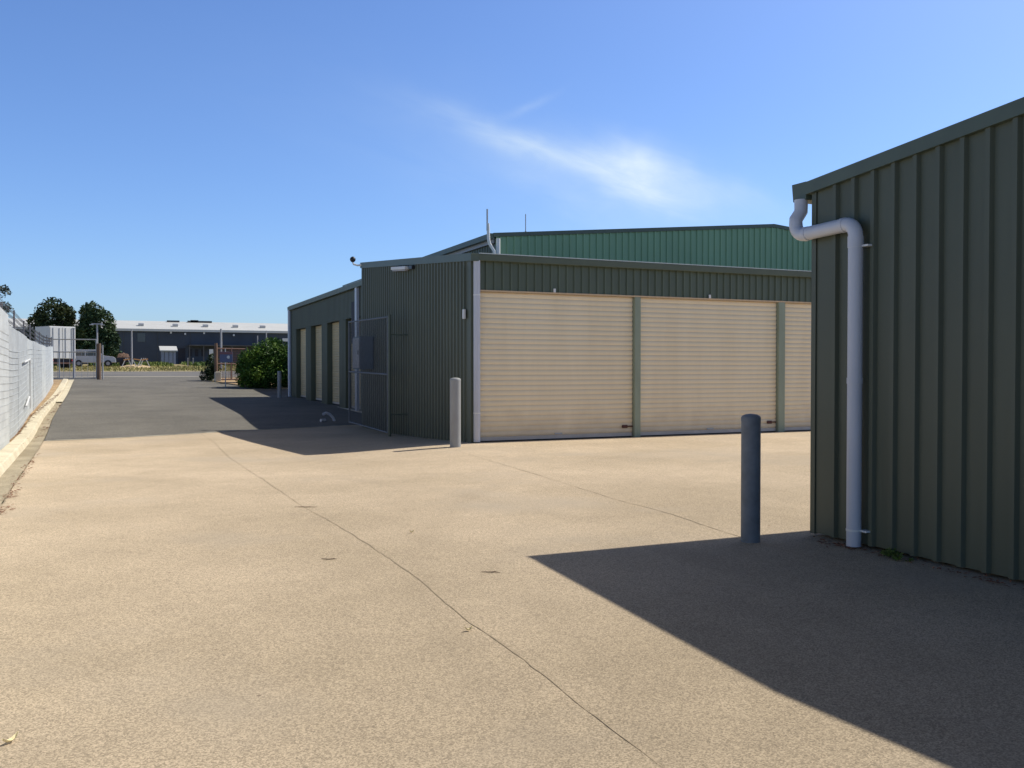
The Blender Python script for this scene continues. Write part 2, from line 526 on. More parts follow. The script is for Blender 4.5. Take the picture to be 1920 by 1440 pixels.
class MB:
    def __init__(self):
        self.v = []
        self.f = []

    def add(self, vs, fs):
        k = len(self.v)
        self.v += [tuple(p) for p in vs]
        self.f += [tuple(i + k for i in f) for f in fs]
        return self

    def box(self, x0, y0, z0, x1, y1, z1):
        p = [(x0, y0, z0), (x1, y0, z0), (x1, y1, z0), (x0, y1, z0), (x0, y0, z1), (x1, y0, z1), (x1, y1, z1), (x0, y1, z1)]
        return self.add(p, [(0, 3, 2, 1), (4, 5, 6, 7), (0, 1, 5, 4), (1, 2, 6, 5), (2, 3, 7, 6), (3, 0, 4, 7)])

    def obox(self, c, ax, ay, az, hx, hy, hz):
        c, ax, ay, az = Vector(c), Vector(ax).normalized() * hx, Vector(ay).normalized() * hy, Vector(az).normalized() * hz
        p = [c + sx_ * ax + sy_ * ay + sz_ * az for sz_ in (-1, 1) for sx_, sy_ in ((-1, -1), (1, -1), (1, 1), (-1, 1))]
        return self.add(p, [(0, 3, 2, 1), (4, 5, 6, 7), (0, 1, 5, 4), (1, 2, 6, 5), (2, 3, 7, 6), (3, 0, 4, 7)])

    def tube(self, pts, r, n=12, cap=True):
        pts = [Vector(p) for p in pts]
        rs = r if isinstance(r, (list, tuple)) else [r] * len(pts)
        k = len(self.v)
        prev = None
        for i, p in enumerate(pts):
            a = pts[max(0, i - 1)]
            b = pts[min(len(pts) - 1, i + 1)]
            d = (b - a).normalized()
            if prev is None:
                u = d.orthogonal().normalized()
            else:
                u = (prev - d * prev.dot(d))
                u = u.normalized() if u.length > 1e-6 else d.orthogonal().normalized()
            prev = u
            w = d.cross(u)
            for j in range(n):
                t = 2 * math.pi * j / n
                self.v.append(tuple(p + (u * math.cos(t) + w * math.sin(t)) * rs[i]))
        for i in range(len(pts) - 1):
            for j in range(n):
                a = k + i * n + j
                b = k + i * n + (j + 1) % n
                self.f.append((a, b, b + n, a + n))
        if cap:
            self.f.append(tuple(k + j for j in reversed(range(n))))
            self.f.append(tuple(k + (len(pts) - 1) * n + j for j in range(n)))
        return self

    def prism(self, poly, axis, a, b):
        """extrude a 2-D outline along an axis: 'x' (poly = y,z), 'y' (poly = x,z) or 'z' (poly = x,y)"""
        def P(p, t):
            return {'x': (t, p[0], p[1]), 'y': (p[0], t, p[1]), 'z': (p[0], p[1], t)}[axis]
        n = len(poly)
        vs_ = [P(p, a) for p in poly] + [P(p, b) for p in poly]
        fs = [tuple(range(n))[::-1], tuple(range(n, 2 * n))] + [(i, (i + 1) % n, n + (i + 1) % n, n + i) for i in range(n)]
        return self.add(vs_, fs)

    def build(self, name, m, parent=None, loc=None, smooth=False, bevel=0.0):
        base = Vector(ORIGIN.get(parent.name, (0, 0, 0))) if parent else Vector(loc or (0, 0, 0))
        me = bpy.data.meshes.new(name)
        me.from_pydata([tuple(Vector(p) - base) for p in self.v], [], self.f)
        me.update()
        import bmesh
        b = bmesh.new()
        b.from_mesh(me)
        bmesh.ops.recalc_face_normals(b, faces=b.faces)
        b.to_mesh(me)
        b.free()
        me.materials.append(M[m] if isinstance(m, str) else m)
        if smooth:
            me.polygons.foreach_set('use_smooth', [True] * len(me.polygons))
            try:
                me.set_sharp_from_angle(angle=R(42))
            except Exception:
                pass
        o = bpy.data.objects.new(name, me)
        col.objects.link(o)
        if parent:
            o.parent = parent
            ORIGIN[o.name] = tuple(base)
        else:
            o.location = base
            ORIGIN[o.name] = tuple(base)
        if bevel:
            bm_ = o.modifiers.new('bevel', 'BEVEL')
            bm_.width = bevel
            bm_.segments = 2
            bm_.limit_method = 'ANGLE'
        return o


def thing(name, loc, label, cat, group=None):
    o = bpy.data.objects.new(name, None)
    o.empty_display_size = 0.3
    col.objects.link(o)
    o.location = loc
    ORIGIN[o.name] = tuple(loc)
    return tag(o, label, cat, group)


def copy_tree(o, parent=None):
    c = o.copy()
    col.objects.link(c)
    c.parent = parent
    for ch in list(o.children):
        copy_tree(ch, c)
    return c


def lin(a, b, n):
    return [a + (b - a) * i / n for i in range(n + 1)]


def sheet(name, xs, y_lo, y_hi, ny, dz, m, kind='structure', bed=None, yfun=None):
    """ground sheet: columns at xs, rows between y_lo(x) and y_hi(x), following the terrain; a closed slab with a thin skirt"""
    mb = MB()
    nx = len(xs)
    rows = []
    for x in xs:
        a = y_lo(x) if callable(y_lo) else y_lo
        b = y_hi(x) if callable(y_hi) else y_hi
        rows.append([(x, a + (b - a) * j / ny) for j in range(ny + 1)])
    vs_ = []
    for r_ in rows:
        for (x, y) in r_:
            vs_.append((x, y, gz(x, y) + dz))
    fs = []
    for i in range(nx - 1):
        for j in range(ny):
            a = i * (ny + 1) + j
            fs.append((a, a + ny + 1, a + ny + 2, a + 1))
    mb.add(vs_, fs)
    o = mb.build(name, m)
    tag(o, kind=kind)
    return o


def strip(name, ys, x_lo, x_hi, dz, m, nx=3):
    """ground sheet given by rows at ys between x_lo(y) and x_hi(y)"""
    mb = MB()
    vs_, fs = [], []
    for y in ys:
        a = x_lo(y) if callable(x_lo) else x_lo
        b = x_hi(y) if callable(x_hi) else x_hi
        for i in range(nx + 1):
            x = a + (b - a) * i / nx
            vs_.append((x, y, gz(x, y) + dz))
    for j in range(len(ys) - 1):
        for i in range(nx):
            a = j * (nx + 1) + i
            fs.append((a, a + 1, a + nx + 2, a + nx + 1))
    mb.add(vs_, fs)
    o = mb.build(name, m)
    tag(o, kind='structure')
    return o


def interp(P):
    def f(t):
        return _pl(P, t)
    return f


# ------------------------------------------------------------------ ground, road, kerb
joint_y = interp([(-1.6, 24.68), (-1.42, 24.72), (0.55, 25.25), (2.61, 26.2), (5.04, 26.9), (6.47, 27.5), (9, 28.0), (60, 28)])
gut_x = interp([(-20, -0.9), (11.3, -1.12), (13.4, -1.18), (18, -1.3), (24.6, -1.46), (31.5, -1.62), (40.9, -1.78), (63, -2.02)])
kerb_x = interp([(-20, -1.22), (15.2, -1.48), (20.7, -1.63), (29.2, -1.83), (41, -2.0), (58.8, -2.22), (63, -2.28)])
kerbb_x = lambda y: kerb_x(y) - 0.33

gx = [-900, -300, -120, -60, -30, -12, -6, -3, -1, 1, 3.4, 4.2, 5, 6, 6.7, 9, 14, 30, 60, 120, 300, 900]
gy = [-60, -20, 0, 8] + lin(10, 34, 24) + lin(36, 70, 17) + [75, 80, 85, 90, 95, 100, 110, 120, 135, 150, 200, 300, 600, 1500, 4000]
mb = MB()
vs_ = [(x, y, gz(x, y) - 0.03) for x in gx for y in gy]
ny_ = len(gy)
mb.add(vs_, [(i * ny_ + j, (i + 1) * ny_ + j, (i + 1) * ny_ + j + 1, i * ny_ + j + 1) for i in range(len(gx) - 1) for j in range(ny_ - 1)])
tag(mb.build('ground', 'ground'), kind='structure')

rows_c = lin(-14, 10, 12)
ys_full = lin(-14, 10, 12) + lin(11, 24, 26)
# concrete yard up to its joint with the asphalt
xs_c = [-1.5, -1.3, -1.1, -0.5, 0.2, 1, 1.8, 2.6, 3.4, 3.9, 4.4, 4.9, 5.4, 5.9, 6.4, 6.9, 8, 11, 16, 24, 40]


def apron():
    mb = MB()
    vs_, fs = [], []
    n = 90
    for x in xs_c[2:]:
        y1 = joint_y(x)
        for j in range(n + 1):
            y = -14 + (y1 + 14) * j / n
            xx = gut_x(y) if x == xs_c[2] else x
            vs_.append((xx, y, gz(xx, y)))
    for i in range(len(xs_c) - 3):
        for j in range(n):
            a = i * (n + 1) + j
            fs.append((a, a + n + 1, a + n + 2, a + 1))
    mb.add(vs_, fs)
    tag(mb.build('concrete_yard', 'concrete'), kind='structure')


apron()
right_x = interp([(24, 14), (50, 14), (51.5, 9.6), (52.5, 9.0), (54.8, 7.1), (58.5, 6.3), (60.2, 5.9), (64, 6.6), (67, 8.5), (69.5, 14)])
left_x = interp([(24, -1.6), (24.6, -1.46), (31.5, -1.62), (40.9, -1.78), (62.5, -2.0), (64, -3.4), (67, -4.5), (69.5, -9)])


def driveway():
    mb = MB()
    vs_, fs = [], []
    n, m_ = 70, 16
    for j in range(n + 1):
        for i in range(m_ + 1):
            t = i / m_
            y0 = 24.7
            y = y0 + (69.5 - y0) * j / n
            a, b = left_x(y), right_x(y)
            x = a + (b - a) * t
            # the near edge follows the skewed joint
            y0 = joint_y(x)
            y = y0 + (69.5 - y0) * j / n
            vs_.append((x, y, gz(x, y) + 0.004))
    for j in range(n):
        for i in range(m_):
            a = j * (m_ + 1) + i
            fs.append((a, a + 1, a + m_ + 2, a + m_ + 1))
    mb.add(vs_, fs)
    tag(mb.build('asphalt_driveway', 'asphalt'), kind='structure')


driveway()
strip('street_gutter', lin(69.5, 70.1, 2), -60, 80, 0.008, 'pale', 24)
strip('street', lin(70.1, 84, 8), -60, 80, 0.0, 'street', 24)
strip('street_kerb', lin(84, 84.5, 1), -60, 80, 0.03, 'pale', 24)
strip('gutter_pan', ys_full + lin(24.6, 62, 30), lambda y: kerb_x(y) - 0.02, lambda y: gut_x(y) - 0.012, 0.003, 'gutter', 2)
strip('verge_bank', lin(-14, 62, 60), lambda y: kerb_x(y) - 1.5, lambda y: kerbb_x(y) + 0.01, 0.10, 'soil', 3)

# kerb: solid profile swept along its line
mb = MB()
kys = lin(-14, 62.5, 150)
prof = [(0.0, -0.03), (-0.05, 0.115), (-0.075, 0.13), (-0.30, 0.14), (-0.33, 0.11), (-0.33, -0.05)]
vs_, fs = [], []
for y in kys:
    xk = kerb_x(y)
    for (dx, dz) in prof:
        vs_.append((xk + dx, y, gz(xk, y) + dz + (0.004 * math.sin(y * 2.1))))
np_ = len(prof)
for j in range(len(kys) - 1):
    for i in range(np_):
        a = j * np_ + i
        b = j * np_ + (i + 1) % np_
        fs.append((a, b, b + np_, a + np_))
fs += [tuple(range(np_)), tuple((len(kys) - 1) * np_ + i for i in range(np_))]
mb.add(vs_, fs)
tag(mb.build('kerb', 'kerb'), kind='structure')
# paved widening of the kerb near the gate
strip('kerb_apron', lin(42, 63, 12), lambda y: kerb_x(y) - 0.01, lambda y: gut_x(y) + 0.02, 0.05, 'kerb', 2)


def ribbon(name, pts, w, dz, m, wob=0.02, seed=1, step=0.12):
    rnd = random.Random(seed)
    P = []
    for i in range(len(pts) - 1):
        a, b = Vector(pts[i]), Vector(pts[i + 1])
        n = max(1, int((b - a).length / step))
        P += [a + (b - a) * k / n for k in range(n)]
    P.append(Vector(pts[-1]))
    vs_, fs = [], []
    off = 0
    for i, p in enumerate(P):
        d = (P[min(i + 1, len(P) - 1)] - P[max(0, i - 1)]).normalized()
        nrm = Vector((-d.y, d.x))
        off = off * 0.8 + rnd.uniform(-wob, wob)
        fade = 0.5 + 0.5 * math.sin(i * 0.09 + seed) * math.sin(i * 0.031 + 2 * seed)
        ww = w * rnd.uniform(0.3, 1.1) * (0.35 + 0.8 * fade) * 0.5
        for s_ in (-1, 1):
            q = p + nrm * (off + s_ * ww)
            vs_.append((q.x, q.y, gz(q.x, q.y) + dz))
    for i in range(len(P) - 1):
        a = 2 * i
        fs.append((a, a + 1, a + 3, a + 2))
    mb = MB()
    mb.add(vs_, fs)
    o = mb.build(name, m)
    tag(o, kind='structure')
    return o


ribbon('yard_joint', [(2.24, 26.0), (2.25, 22.7), (2.05, 18), (1.99, 14.57), (1.98, 10.55), (2.06, 8.79), (2.09, 6.94), (2.01, 5.3),
                      (2.0, 4.4), (1.97, 3.4), (1.94, 1.0)], 0.012, 0.003, 'crack', 0.008, 3)
ribbon('yard_joint', [(6.1, 17.2), (5.97, 15.75), (5.75, 12.46), (5.49, 9.47), (5.46, 8.19), (5.3, 7.06), (5.2, 5)], 0.014, 0.003, 'crack', 0.008, 4)
ribbon('gutter_joint', [(gut_x(y), y) for y in lin(2, 24.6, 12)], 0.030, 0.004, 'crack', 0.012, 5)
ribbon('yard_edge', [(x, joint_y(x) + 0.02) for x in lin(-1.4, 6.6, 12)], 0.26, 0.008, 'pale', 0.012, 6)


# ------------------------------------------------------------------ ribbed steel
def ribbed(name, m, parent, o, u, nrm, s0, s1, zb, zt, pitch=0.2, phase=0.0, h=0.026, top=0.03, slope=0.022, thick=0.07, smooth=False):
    """vertical-ribbed steel wall: o = origin (x,y), u = direction along the wall, nrm = outward normal; zb/zt numbers or functions of s"""
    prof = [(s0, 0.0)]
    k = math.floor((s0 - phase) / pitch)
    while True:
        c = phase + k * pitch
        k += 1
        if c - top / 2 - slope < s0 + 0.005:
            continue
        if c + top / 2 + slope > s1 - 0.005:
            break
        prof += [(c - top / 2 - slope, 0.0), (c - top / 2, h), (c + top / 2, h), (c + top / 2 + slope, 0.0)]
    prof.append((s1, 0.0))
    ZB = zb if callable(zb) else (lambda s_: zb)
    ZT = zt if callable(zt) else (lambda s_: zt)
    ux, uy = u
    nx, ny = nrm
    vs_ = []
    for (s_, d) in prof:
        for dd in (d, -thick):
            for z in (ZB(s_), ZT(s_)):
                vs_.append((o[0] + ux * s_ + nx * dd, o[1] + uy * s_ + ny * dd, z))
    fs = []
    n = len(prof)
    for i in range(n - 1):
        a = 4 * i
        b = a + 4
        fs += [(a, b, b + 1, a + 1), (a + 2, a + 3, b + 3, b + 2), (a, a + 2, b + 2, b), (a + 1, b + 1, b + 3, a + 3)]
    fs += [(0, 1, 3, 2), (4 * n - 4, 4 * n - 2, 4 * n - 1, 4 * n - 3)]
    mb = MB()
    mb.add(vs_, fs)
    return mb.build(name, m, parent)


def roller(parent, o, u, nrm, s0, s1, zb, zt, pitch=0.1, label=None, lock_at=None, z_handle=None, seed=0, m='cream'):
    """roller door: slatted curtain, bottom bar, rusty lock"""
    ux, uy = u
    nx, ny = nrm
    rnd = random.Random(seed)
    prof = []
    z = zb + 0.09
    n = int(round((zt - z) / pitch))
    p = (zt - z) / n
    for i in range(n):
        zz = z + p * i
        for (t, d) in ((0.0, -0.004), (0.06, -0.010), (0.14, -0.002), (0.3, 0.008), (0.55, 0.011), (0.8, 0.007), (0.94, 0.0)):
            prof.append((zz + p * t, d))
    prof.append((zt, -0.004))
    vs_, fs = [], []
    for (zz, d) in prof:
        for s_ in (s0, s1):
            vs_.append((o[0] + ux * s_ + nx * d, o[1] + uy * s_ + ny * d, zz))
        for s_ in (s0, s1):
            vs_.append((o[0] + ux * s_ - nx * 0.03, o[1] + uy * s_ - ny * 0.03, zz))
    k = len(prof)
    for i in range(k - 1):
        a, b = 4 * i, 4 * i + 4
        fs += [(a, a + 1, b + 1, b), (a + 2, b + 2, b + 3, a + 3), (a, b, b + 2, a + 2), (a + 1, a + 3, b + 3, b + 1)]
    fs += [(0, 2, 3, 1), (4 * k - 4, 4 * k - 3, 4 * k - 1, 4 * k - 2)]
    mb = MB()
    mb.add(vs_, fs)
    d_ = mb.build('roller_door', m, parent, smooth=True)
    if label:
        d_['label'] = label

    def blk(sa, sb, za, zz, da, db):
        m_ = MB()
        p0 = (o[0] + ux * sa + nx * da, o[1] + uy * sa + ny * da)
        p1 = (o[0] + ux * sb + nx * db, o[1] + uy * sb + ny * db)
        return m_.box(min(p0[0], p1[0]), min(p0[1], p1[1]), za, max(p0[0], p1[0]), max(p0[1], p1[1]), zz)
    blk(s0 + 0.003, s1 - 0.003, zb + 0.012, zb + 0.088, -0.02, 0.014).build('bottom_bar', 'door_bar', d_)
    if lock_at is not None:
        b = blk(lock_at - 0.26, lock_at + 0.02, zb + 0.215, zb + 0.245, 0.013, 0.028)
        b2 = blk(lock_at - 0.25, lock_at - 0.12, zb + 0.195, zb + 0.265, 0.014, 0.034)
        b.add(b2.v, b2.f)
        b.build('lock', 'rust', d_)
    if z_handle is not None:
        b = blk(z_handle - 0.09, z_handle + 0.09, zb + 0.10, zb + 0.135, 0.013, 0.03)
        b.build('handle', 'galv', d_)
    return d_


# ------------------------------------------------------------------ near shed (right)
NX, NY = 5.98, 6.65          # its far corner
ns = thing('storage_shed', (NX, NY, 0), 'dark green ribbed steel shed at the right edge with a thick bent grey downpipe', 'shed')
SL = 0.085


def n_top(s_):               # s runs toward the camera from the corner
    return 3.20 + SL * min(s_, 3.1) - SL * max(0, s_ - 3.1)


ribbed('wall', 'green', ns, (NX, NY), (0, -1), (-1, 0), 0.05, 6.2, 0.03, n_top, pitch=0.223, phase=0.075, h=0.036, top=0.040, slope=0.014)
MB().box(NX - 0.012, NY - 0.045, 0.02, NX + 0.06, NY + 0.012, 3.2).build('corner_trim', 'green', ns)
ribbed('wall', 'green', ns, (NX + 0.07, NY), (1, 0), (0, 1), 0.0, 8.4, 0.03, 3.19, pitch=0.22, thick=0.06)
ribbed('wall', 'green', ns, (NX + 0.07, 0.45), (1, 0), (0, -1), 0.0, 8.4, 0.03, 3.19, pitch=0.22, thick=0.06)
ribbed('wall', 'green', ns, (NX + 8.5, NY), (0, -1), (1, 0), 0.05, 6.2, 0.03, n_top, pitch=0.22)
# rake flashing: L profile along the gable top
for nm, dx0, dx1 in (('rake_flashing', -0.055, 0.10),):
    mb = MB()
    pr = []
    for s_ in (-0.054, 3.1, 6.22):
        t = n_top(s_)
        pr.append((NY - s_, t))
    for a, b in ((0, 1), (1, 2)):
        (ya, za), (yb, zb_) = pr[a], pr[b]
        vs_ = []
        for (y, z) in ((ya, za), (yb, zb_)):
            vs_ += [(NX + dx0, y, z - 0.03), (NX + dx1, y, z - 0.03), (NX + dx1, y, z + 0.085), (NX + dx0, y, z + 0.085)]
        mb.add(vs_, [(0, 1, 2, 3), (4, 7, 6, 5), (0, 4, 5, 1), (1, 5, 6, 2), (2, 6, 7, 3), (3, 7, 4, 0)])
    mb.build(nm, 'green_trim', ns)
# roof sheet
mb = MB()
ym = NY - 3.1
zr = n_top(3.1) + 0.05
for (ya, yb, za, zb_) in ((NY + 0.1, ym, n_top(0) + 0.045, zr), (ym, 0.33, zr, n_top(6.2) + 0.045)):
    mb.add([(NX + 0.1, ya, za), (NX + 8.6, ya, za), (NX + 8.6, yb, zb_), (NX + 0.1, yb, zb_),
            (NX + 0.1, ya, za - 0.03), (NX + 8.6, ya, za - 0.03), (NX + 8.6, yb, zb_ - 0.03), (NX + 0.1, yb, zb_ - 0.03)],
           [(0, 1, 2, 3), (4, 7, 6, 5), (0, 4, 5, 1), (1, 5, 6, 2), (2, 6, 7, 3), (3, 7, 4, 0)])
mb.build('roof', 'roof', ns)
# box gutter along the far eave, its end seen at the corner
mb = MB()
mb.prism([(NY + 0.055, 3.12), (NY + 0.23, 3.12), (NY + 0.25, 3.29), (NY + 0.055, 3.29)], 'x', NX - 0.045, NX + 8.6)
mb.build('gutter', 'green_trim', ns, bevel=0.006)
# downpipe
PX = NX - 0.095
r_ = 0.062
cx = 6.03


def arc(c, a, b, n=7):
    """points on a quarter bend of centre c from direction a to direction b"""
    a, b = Vector(a), Vector(b)
    return [Vector(c) + a * math.cos(t) + b * math.sin(t) for t in [math.pi / 2 * i / n for i in range(n + 1)]]


rb = 0.11
yt = NY + 0.13
pts = [Vector((PX + 0.06, yt, 3.13)), Vector((PX + 0.06, yt, 3.02)), Vector((PX, yt, 2.94))]
pts += arc((PX, yt - rb, 2.90), (0, rb, 0), (0, 0, -rb))
zl = 2.90 - rb
pts += [Vector((PX, yt - rb - 0.1, zl + 0.003)), Vector((PX, cx + rb, zl + 0.012))]
z2 = zl + 0.012
pts += [p for p in arc((PX, cx + rb, z2 - rb), (0, 0, rb), (0, -rb, 0))][1:]
pts += [Vector((PX, cx, 2.4)), Vector((PX, cx, 0.015))]
dp = MB().tube(pts, r_, 20).build('downpipe', 'pvc', ns, smooth=True)
dp['label'] = 'thick pale grey pipe running down from the gutter with two bends'
mb = MB()
for (p0, p1) in (((PX, cx, z2 - rb - 0.10), (PX, cx, z2 - rb - 0.005)), ((PX, cx + rb + 0.005, z2), (PX, cx + rb + 0.05, z2)),
                 ((PX, yt - rb - 0.06, zl), (PX, yt - rb - 0.01, zl)), ((PX, cx, 1.42), (PX, cx, 1.47))):
    MB().tube([p0, p1], r_ + 0.004, 20).build('socket', 'pvc', dp, smooth=True)
for z in (2.60, 0.155):
    mb = MB().tube([(PX, cx, z - 0.009), (PX, cx, z + 0.009)], r_ + 0.0035, 20)
    mb.box(PX + 0.012, cx - 0.128, z - 0.008, PX + 0.075, cx - 0.055, z + 0.008)
    mb.build('pipe_strap', 'white', dp)

# ------------------------------------------------------------------ middle shed
AX, AY = 6.91, 17.83
ms = thing('storage_shed', (AX, AY, 0), 'green steel storage shed with a row of wide cream roller doors facing the concrete yard', 'shed')
EL = AY + 8.94          # far end of its gable wall


def a_top(s_):          # s runs away from the camera along the gable wall
    return 3.86 + 0.0835 * s_


def a_bot(s_):
    return gz(AX, AY + s_) - 0.02


ribbed('wall', 'green', ms, (AX, AY), (0, 1), (-1, 0), 0.10, 8.90, a_bot, a_top, pitch=0.21, phase=0.12, h=0.032, top=0.046, slope=0.014, thick=0.08)
MB().box(AX - 0.012, AY - 0.03, -0.02, AX + 0.07, AY + 0.10, 3.84).build('corner_trim', 'green', ms)
MB().box(AX - 0.012, EL - 0.045, -0.3, AX + 0.07, EL + 0.035, 4.6).build('corner_trim', 'green', ms)
# rear wall at the far end
ribbed('wall', 'green', ms, (AX + 0.08, EL), (1, 0), (0, 1), 0.0, 29.0, -0.3, 4.60, pitch=0.21, thick=0.06)
# rake flashing
mb = MB()
vs_ = []
for s_ in (-0.16, 8.98):
    z = a_top(s_)
    vs_ += [(AX - 0.05, AY + s_, z - 0.07), (AX + 0.12, AY + s_, z - 0.07), (AX + 0.12, AY + s_, z + 0.095), (AX - 0.05, AY + s_, z + 0.095)]
mb.add(vs_, [(0, 1, 2, 3), (4, 7, 6, 5), (0, 4, 5, 1), (1, 5, 6, 2), (2, 6, 7, 3), (3, 7, 4, 0)])
mb.build('rake_flashing', 'green_trim', ms)
# front row: fascia, doors, pillars
FU, FN = (1, 0), (0, -1)
ribbed('fascia_wall', 'green_fascia', ms, (AX, AY), FU, FN, 0.10, 29.0, 3.20, 3.80, pitch=0.19, phase=0.16, h=0.034, top=0.04, slope=0.012, thick=0.10)
MB().box(AX + 0.10, AY - 0.028, 3.165, AX + 29, AY + 0.09, 3.198).build('door_head_trim', 'cream_dark', ms)
doors = [(7.10, 10.855), (11.035, 14.93), (15.15, 18.95), (19.15, 22.95), (23.15, 26.95), (27.15, 30.95)]
for i, (xa, xb) in enumerate(doors):
    roller(ms, (0, AY + 0.06), FU, FN, xa, xb, 0.012, 3.16, 0.108,
           label='cream roller door %s' % ('next to the shed corner downpipe', 'behind the near grey bollard', 'partly hidden behind the dark green wall at the right',
                                           '', '', '')[i] if i < 3 else None,
           lock_at=xb - 0.02, z_handle=(xa + xb) / 2, seed=i)
for i in range(5):
    xa, xb = doors[i][1], doors[i + 1][0]
    MB().box(xa + 0.012, AY - 0.03, 0.0, xb - 0.012, AY + 0.12, 3.163).build('pillar', 'green_post', ms, bevel=0.006)
MB().box(30.97, AY - 0.03, 0.0, AX + 29.0, AY + 0.12, 3.163).build('pillar', 'green_post', ms, bevel=0.006)
MB().box(AX + 0.072, AY - 0.02, 0.0, 7.095, AY + 0.12, 3.163).build('pillar', 'green', ms)
# wall of the shed behind the doors so no light passes
MB().box(AX + 0.1, AY + 0.13, -0.05, AX + 29, AY + 0.16, 3.84).build('inner_wall', 'dark', ms)
# gutter: quad profile, pale lip
mb = MB()
mb.prism([(AY - 0.032, 3.795), (AY - 0.15, 3.795), (AY - 0.165, 3.93), (AY - 0.032, 3.93)], 'x', AX - 0.055, AX + 29)
mb.build('gutter', 'green_trim', ms, bevel=0.008)
MB().box(AX + 0.13, AY - 0.168, 3.934, AX + 29, AY - 0.02, 3.952).build('gutter_lip', 'roof_edge', ms)
# roof
mb = MB()
vs_ = []
for s_ in (-0.02, 8.98):
    z = a_top(s_) + 0.07
    vs_ += [(AX + 0.13, AY + s_, z - 0.03), (AX + 29.1, AY + s_, z - 0.03), (AX + 29.1, AY + s_, z), (AX + 0.13, AY + s_, z)]
mb.add(vs_, [(0, 1, 2, 3), (4, 7, 6, 5), (0, 4, 5, 1), (1, 5, 6, 2), (2, 6, 7, 3), (3, 7, 4, 0)])
mb.build('roof', 'roof', ms)
# corner downpipe, square-ish with rounded corners
mb = MB().tube([(7.012, AY - 0.085, 3.80), (7.012, AY - 0.085, 1.95), (7.012, AY - 0.085, 0.02)], 0.072, 18)
dpm = mb.build('downpipe', 'pvc', ms, smooth=True)
for z in (3.08, 0.62):
    MB().tube([(7.012, AY - 0.085, z - 0.012), (7.012, AY - 0.085, z + 0.012)], 0.076, 18).build('pipe_strap', 'white', dpm)
for xh in (8.84, 12.9):
    MB().box(xh - 0.025, AY - 0.05, 3.20, xh + 0.025, AY - 0.026, 3.28).build('door_plate', 'white', ms)

# fittings hung on the gable wall
y0, y1 = 21.95, 23.2
wl = thing('wall_light', (AX, 22.6, 4.08), 'long white batten light under the roof flashing of the middle shed gable wall', 'light')
cyl = (y0 + y1) / 2
SD, SNn = (0, 1, 0.0835), (0, -0.0835, 1)
zc = a_top(cyl - AY) - 0.145
MB().obox((AX - 0.10, cyl, zc), (1, 0, 0), SD, SNn, 0.062, 0.62, 0.040).build('housing', 'white', wl, bevel=0.01)
MB().obox((AX - 0.10, cyl, zc - 0.058), (1, 0, 0), SD, SNn, 0.045, 0.57, 0.016).build('diffuser', 'box_light', wl, bevel=0.01)
MB().obox((AX - 0.075, y0 - 0.27, a_top(y0 - 0.27 - AY) - 0.14), (1, 0, 0), SD, SNn, 0.04, 0.15, 0.045).build('driver_box', 'black', wl, bevel=0.01)

sc_ = thing('security_camera', (AX, EL, 4.66), 'small black dome camera on a white bracket at the middle shed top corner', 'camera')
mb = MB().tube([(AX - 0.03, EL - 0.1, 4.62), (AX - 0.12, EL + 0.05, 4.62), (AX - 0.22, EL + 0.15, 4.66), (AX - 0.24, EL + 0.17, 4.74)], 0.028, 8)
mb.build('bracket', 'white', sc_, smooth=True)
bmv = MB()
for i in range(9):
    pass
dome_pts = [(AX - 0.24, EL + 0.17, 4.72 + 0.024 * i) for i in range(8)]
dome_r = [0.03, 0.06, 0.078, 0.085, 0.085, 0.078, 0.06, 0.025]
MB().tube(dome_pts, dome_r, 14).build('dome', 'black', sc_, smooth=True)

jb = thing('junction_box', (AX, 18.1, 2.6), 'small white junction box on the middle shed wall beside its corner downpipe', 'box')
MB().box(AX - 0.075, 18.04, 2.60, AX - 0.031, 18.14, 2.80).build('housing', 'white', jb, bevel=0.006)
MB().tube([(AX - 0.05, 18.09, 2.80), (AX - 0.05, 18.09, 3.7)], 0.010, 8).build('conduit', 'green_trim', jb)

cb = thing('electrical_cabinet', (AX, 25.8, 1.53), 'grey metal electrical cabinet fixed to the middle shed wall behind the open mesh gate', 'cabinet')
MB().box(AX - 0.42, 25.42, 1.53, AX - 0.031, 26.24, 2.46).build('housing', 'box_dark', cb, bevel=0.012)
MB().box(AX - 0.44, 25.46, 1.57, AX - 0.423, 26.20, 2.42).build('door', 'box_light', cb, bevel=0.006)
MB().box(AX - 0.455, 25.52, 1.95, AX - 0.4415, 25.56, 2.07).build('handle', 'black', cb)

# ------------------------------------------------------------------ open mesh gate against that wall
GX = 6.395
gt = thing('mesh_gate', (GX, 24.2, -0.1), 'tall galvanised mesh gate swung open against the middle shed wall, beside the grey cabinet', 'gate')


def gzb(y):
    return -0.09 + (y - 22.2) * 0.014


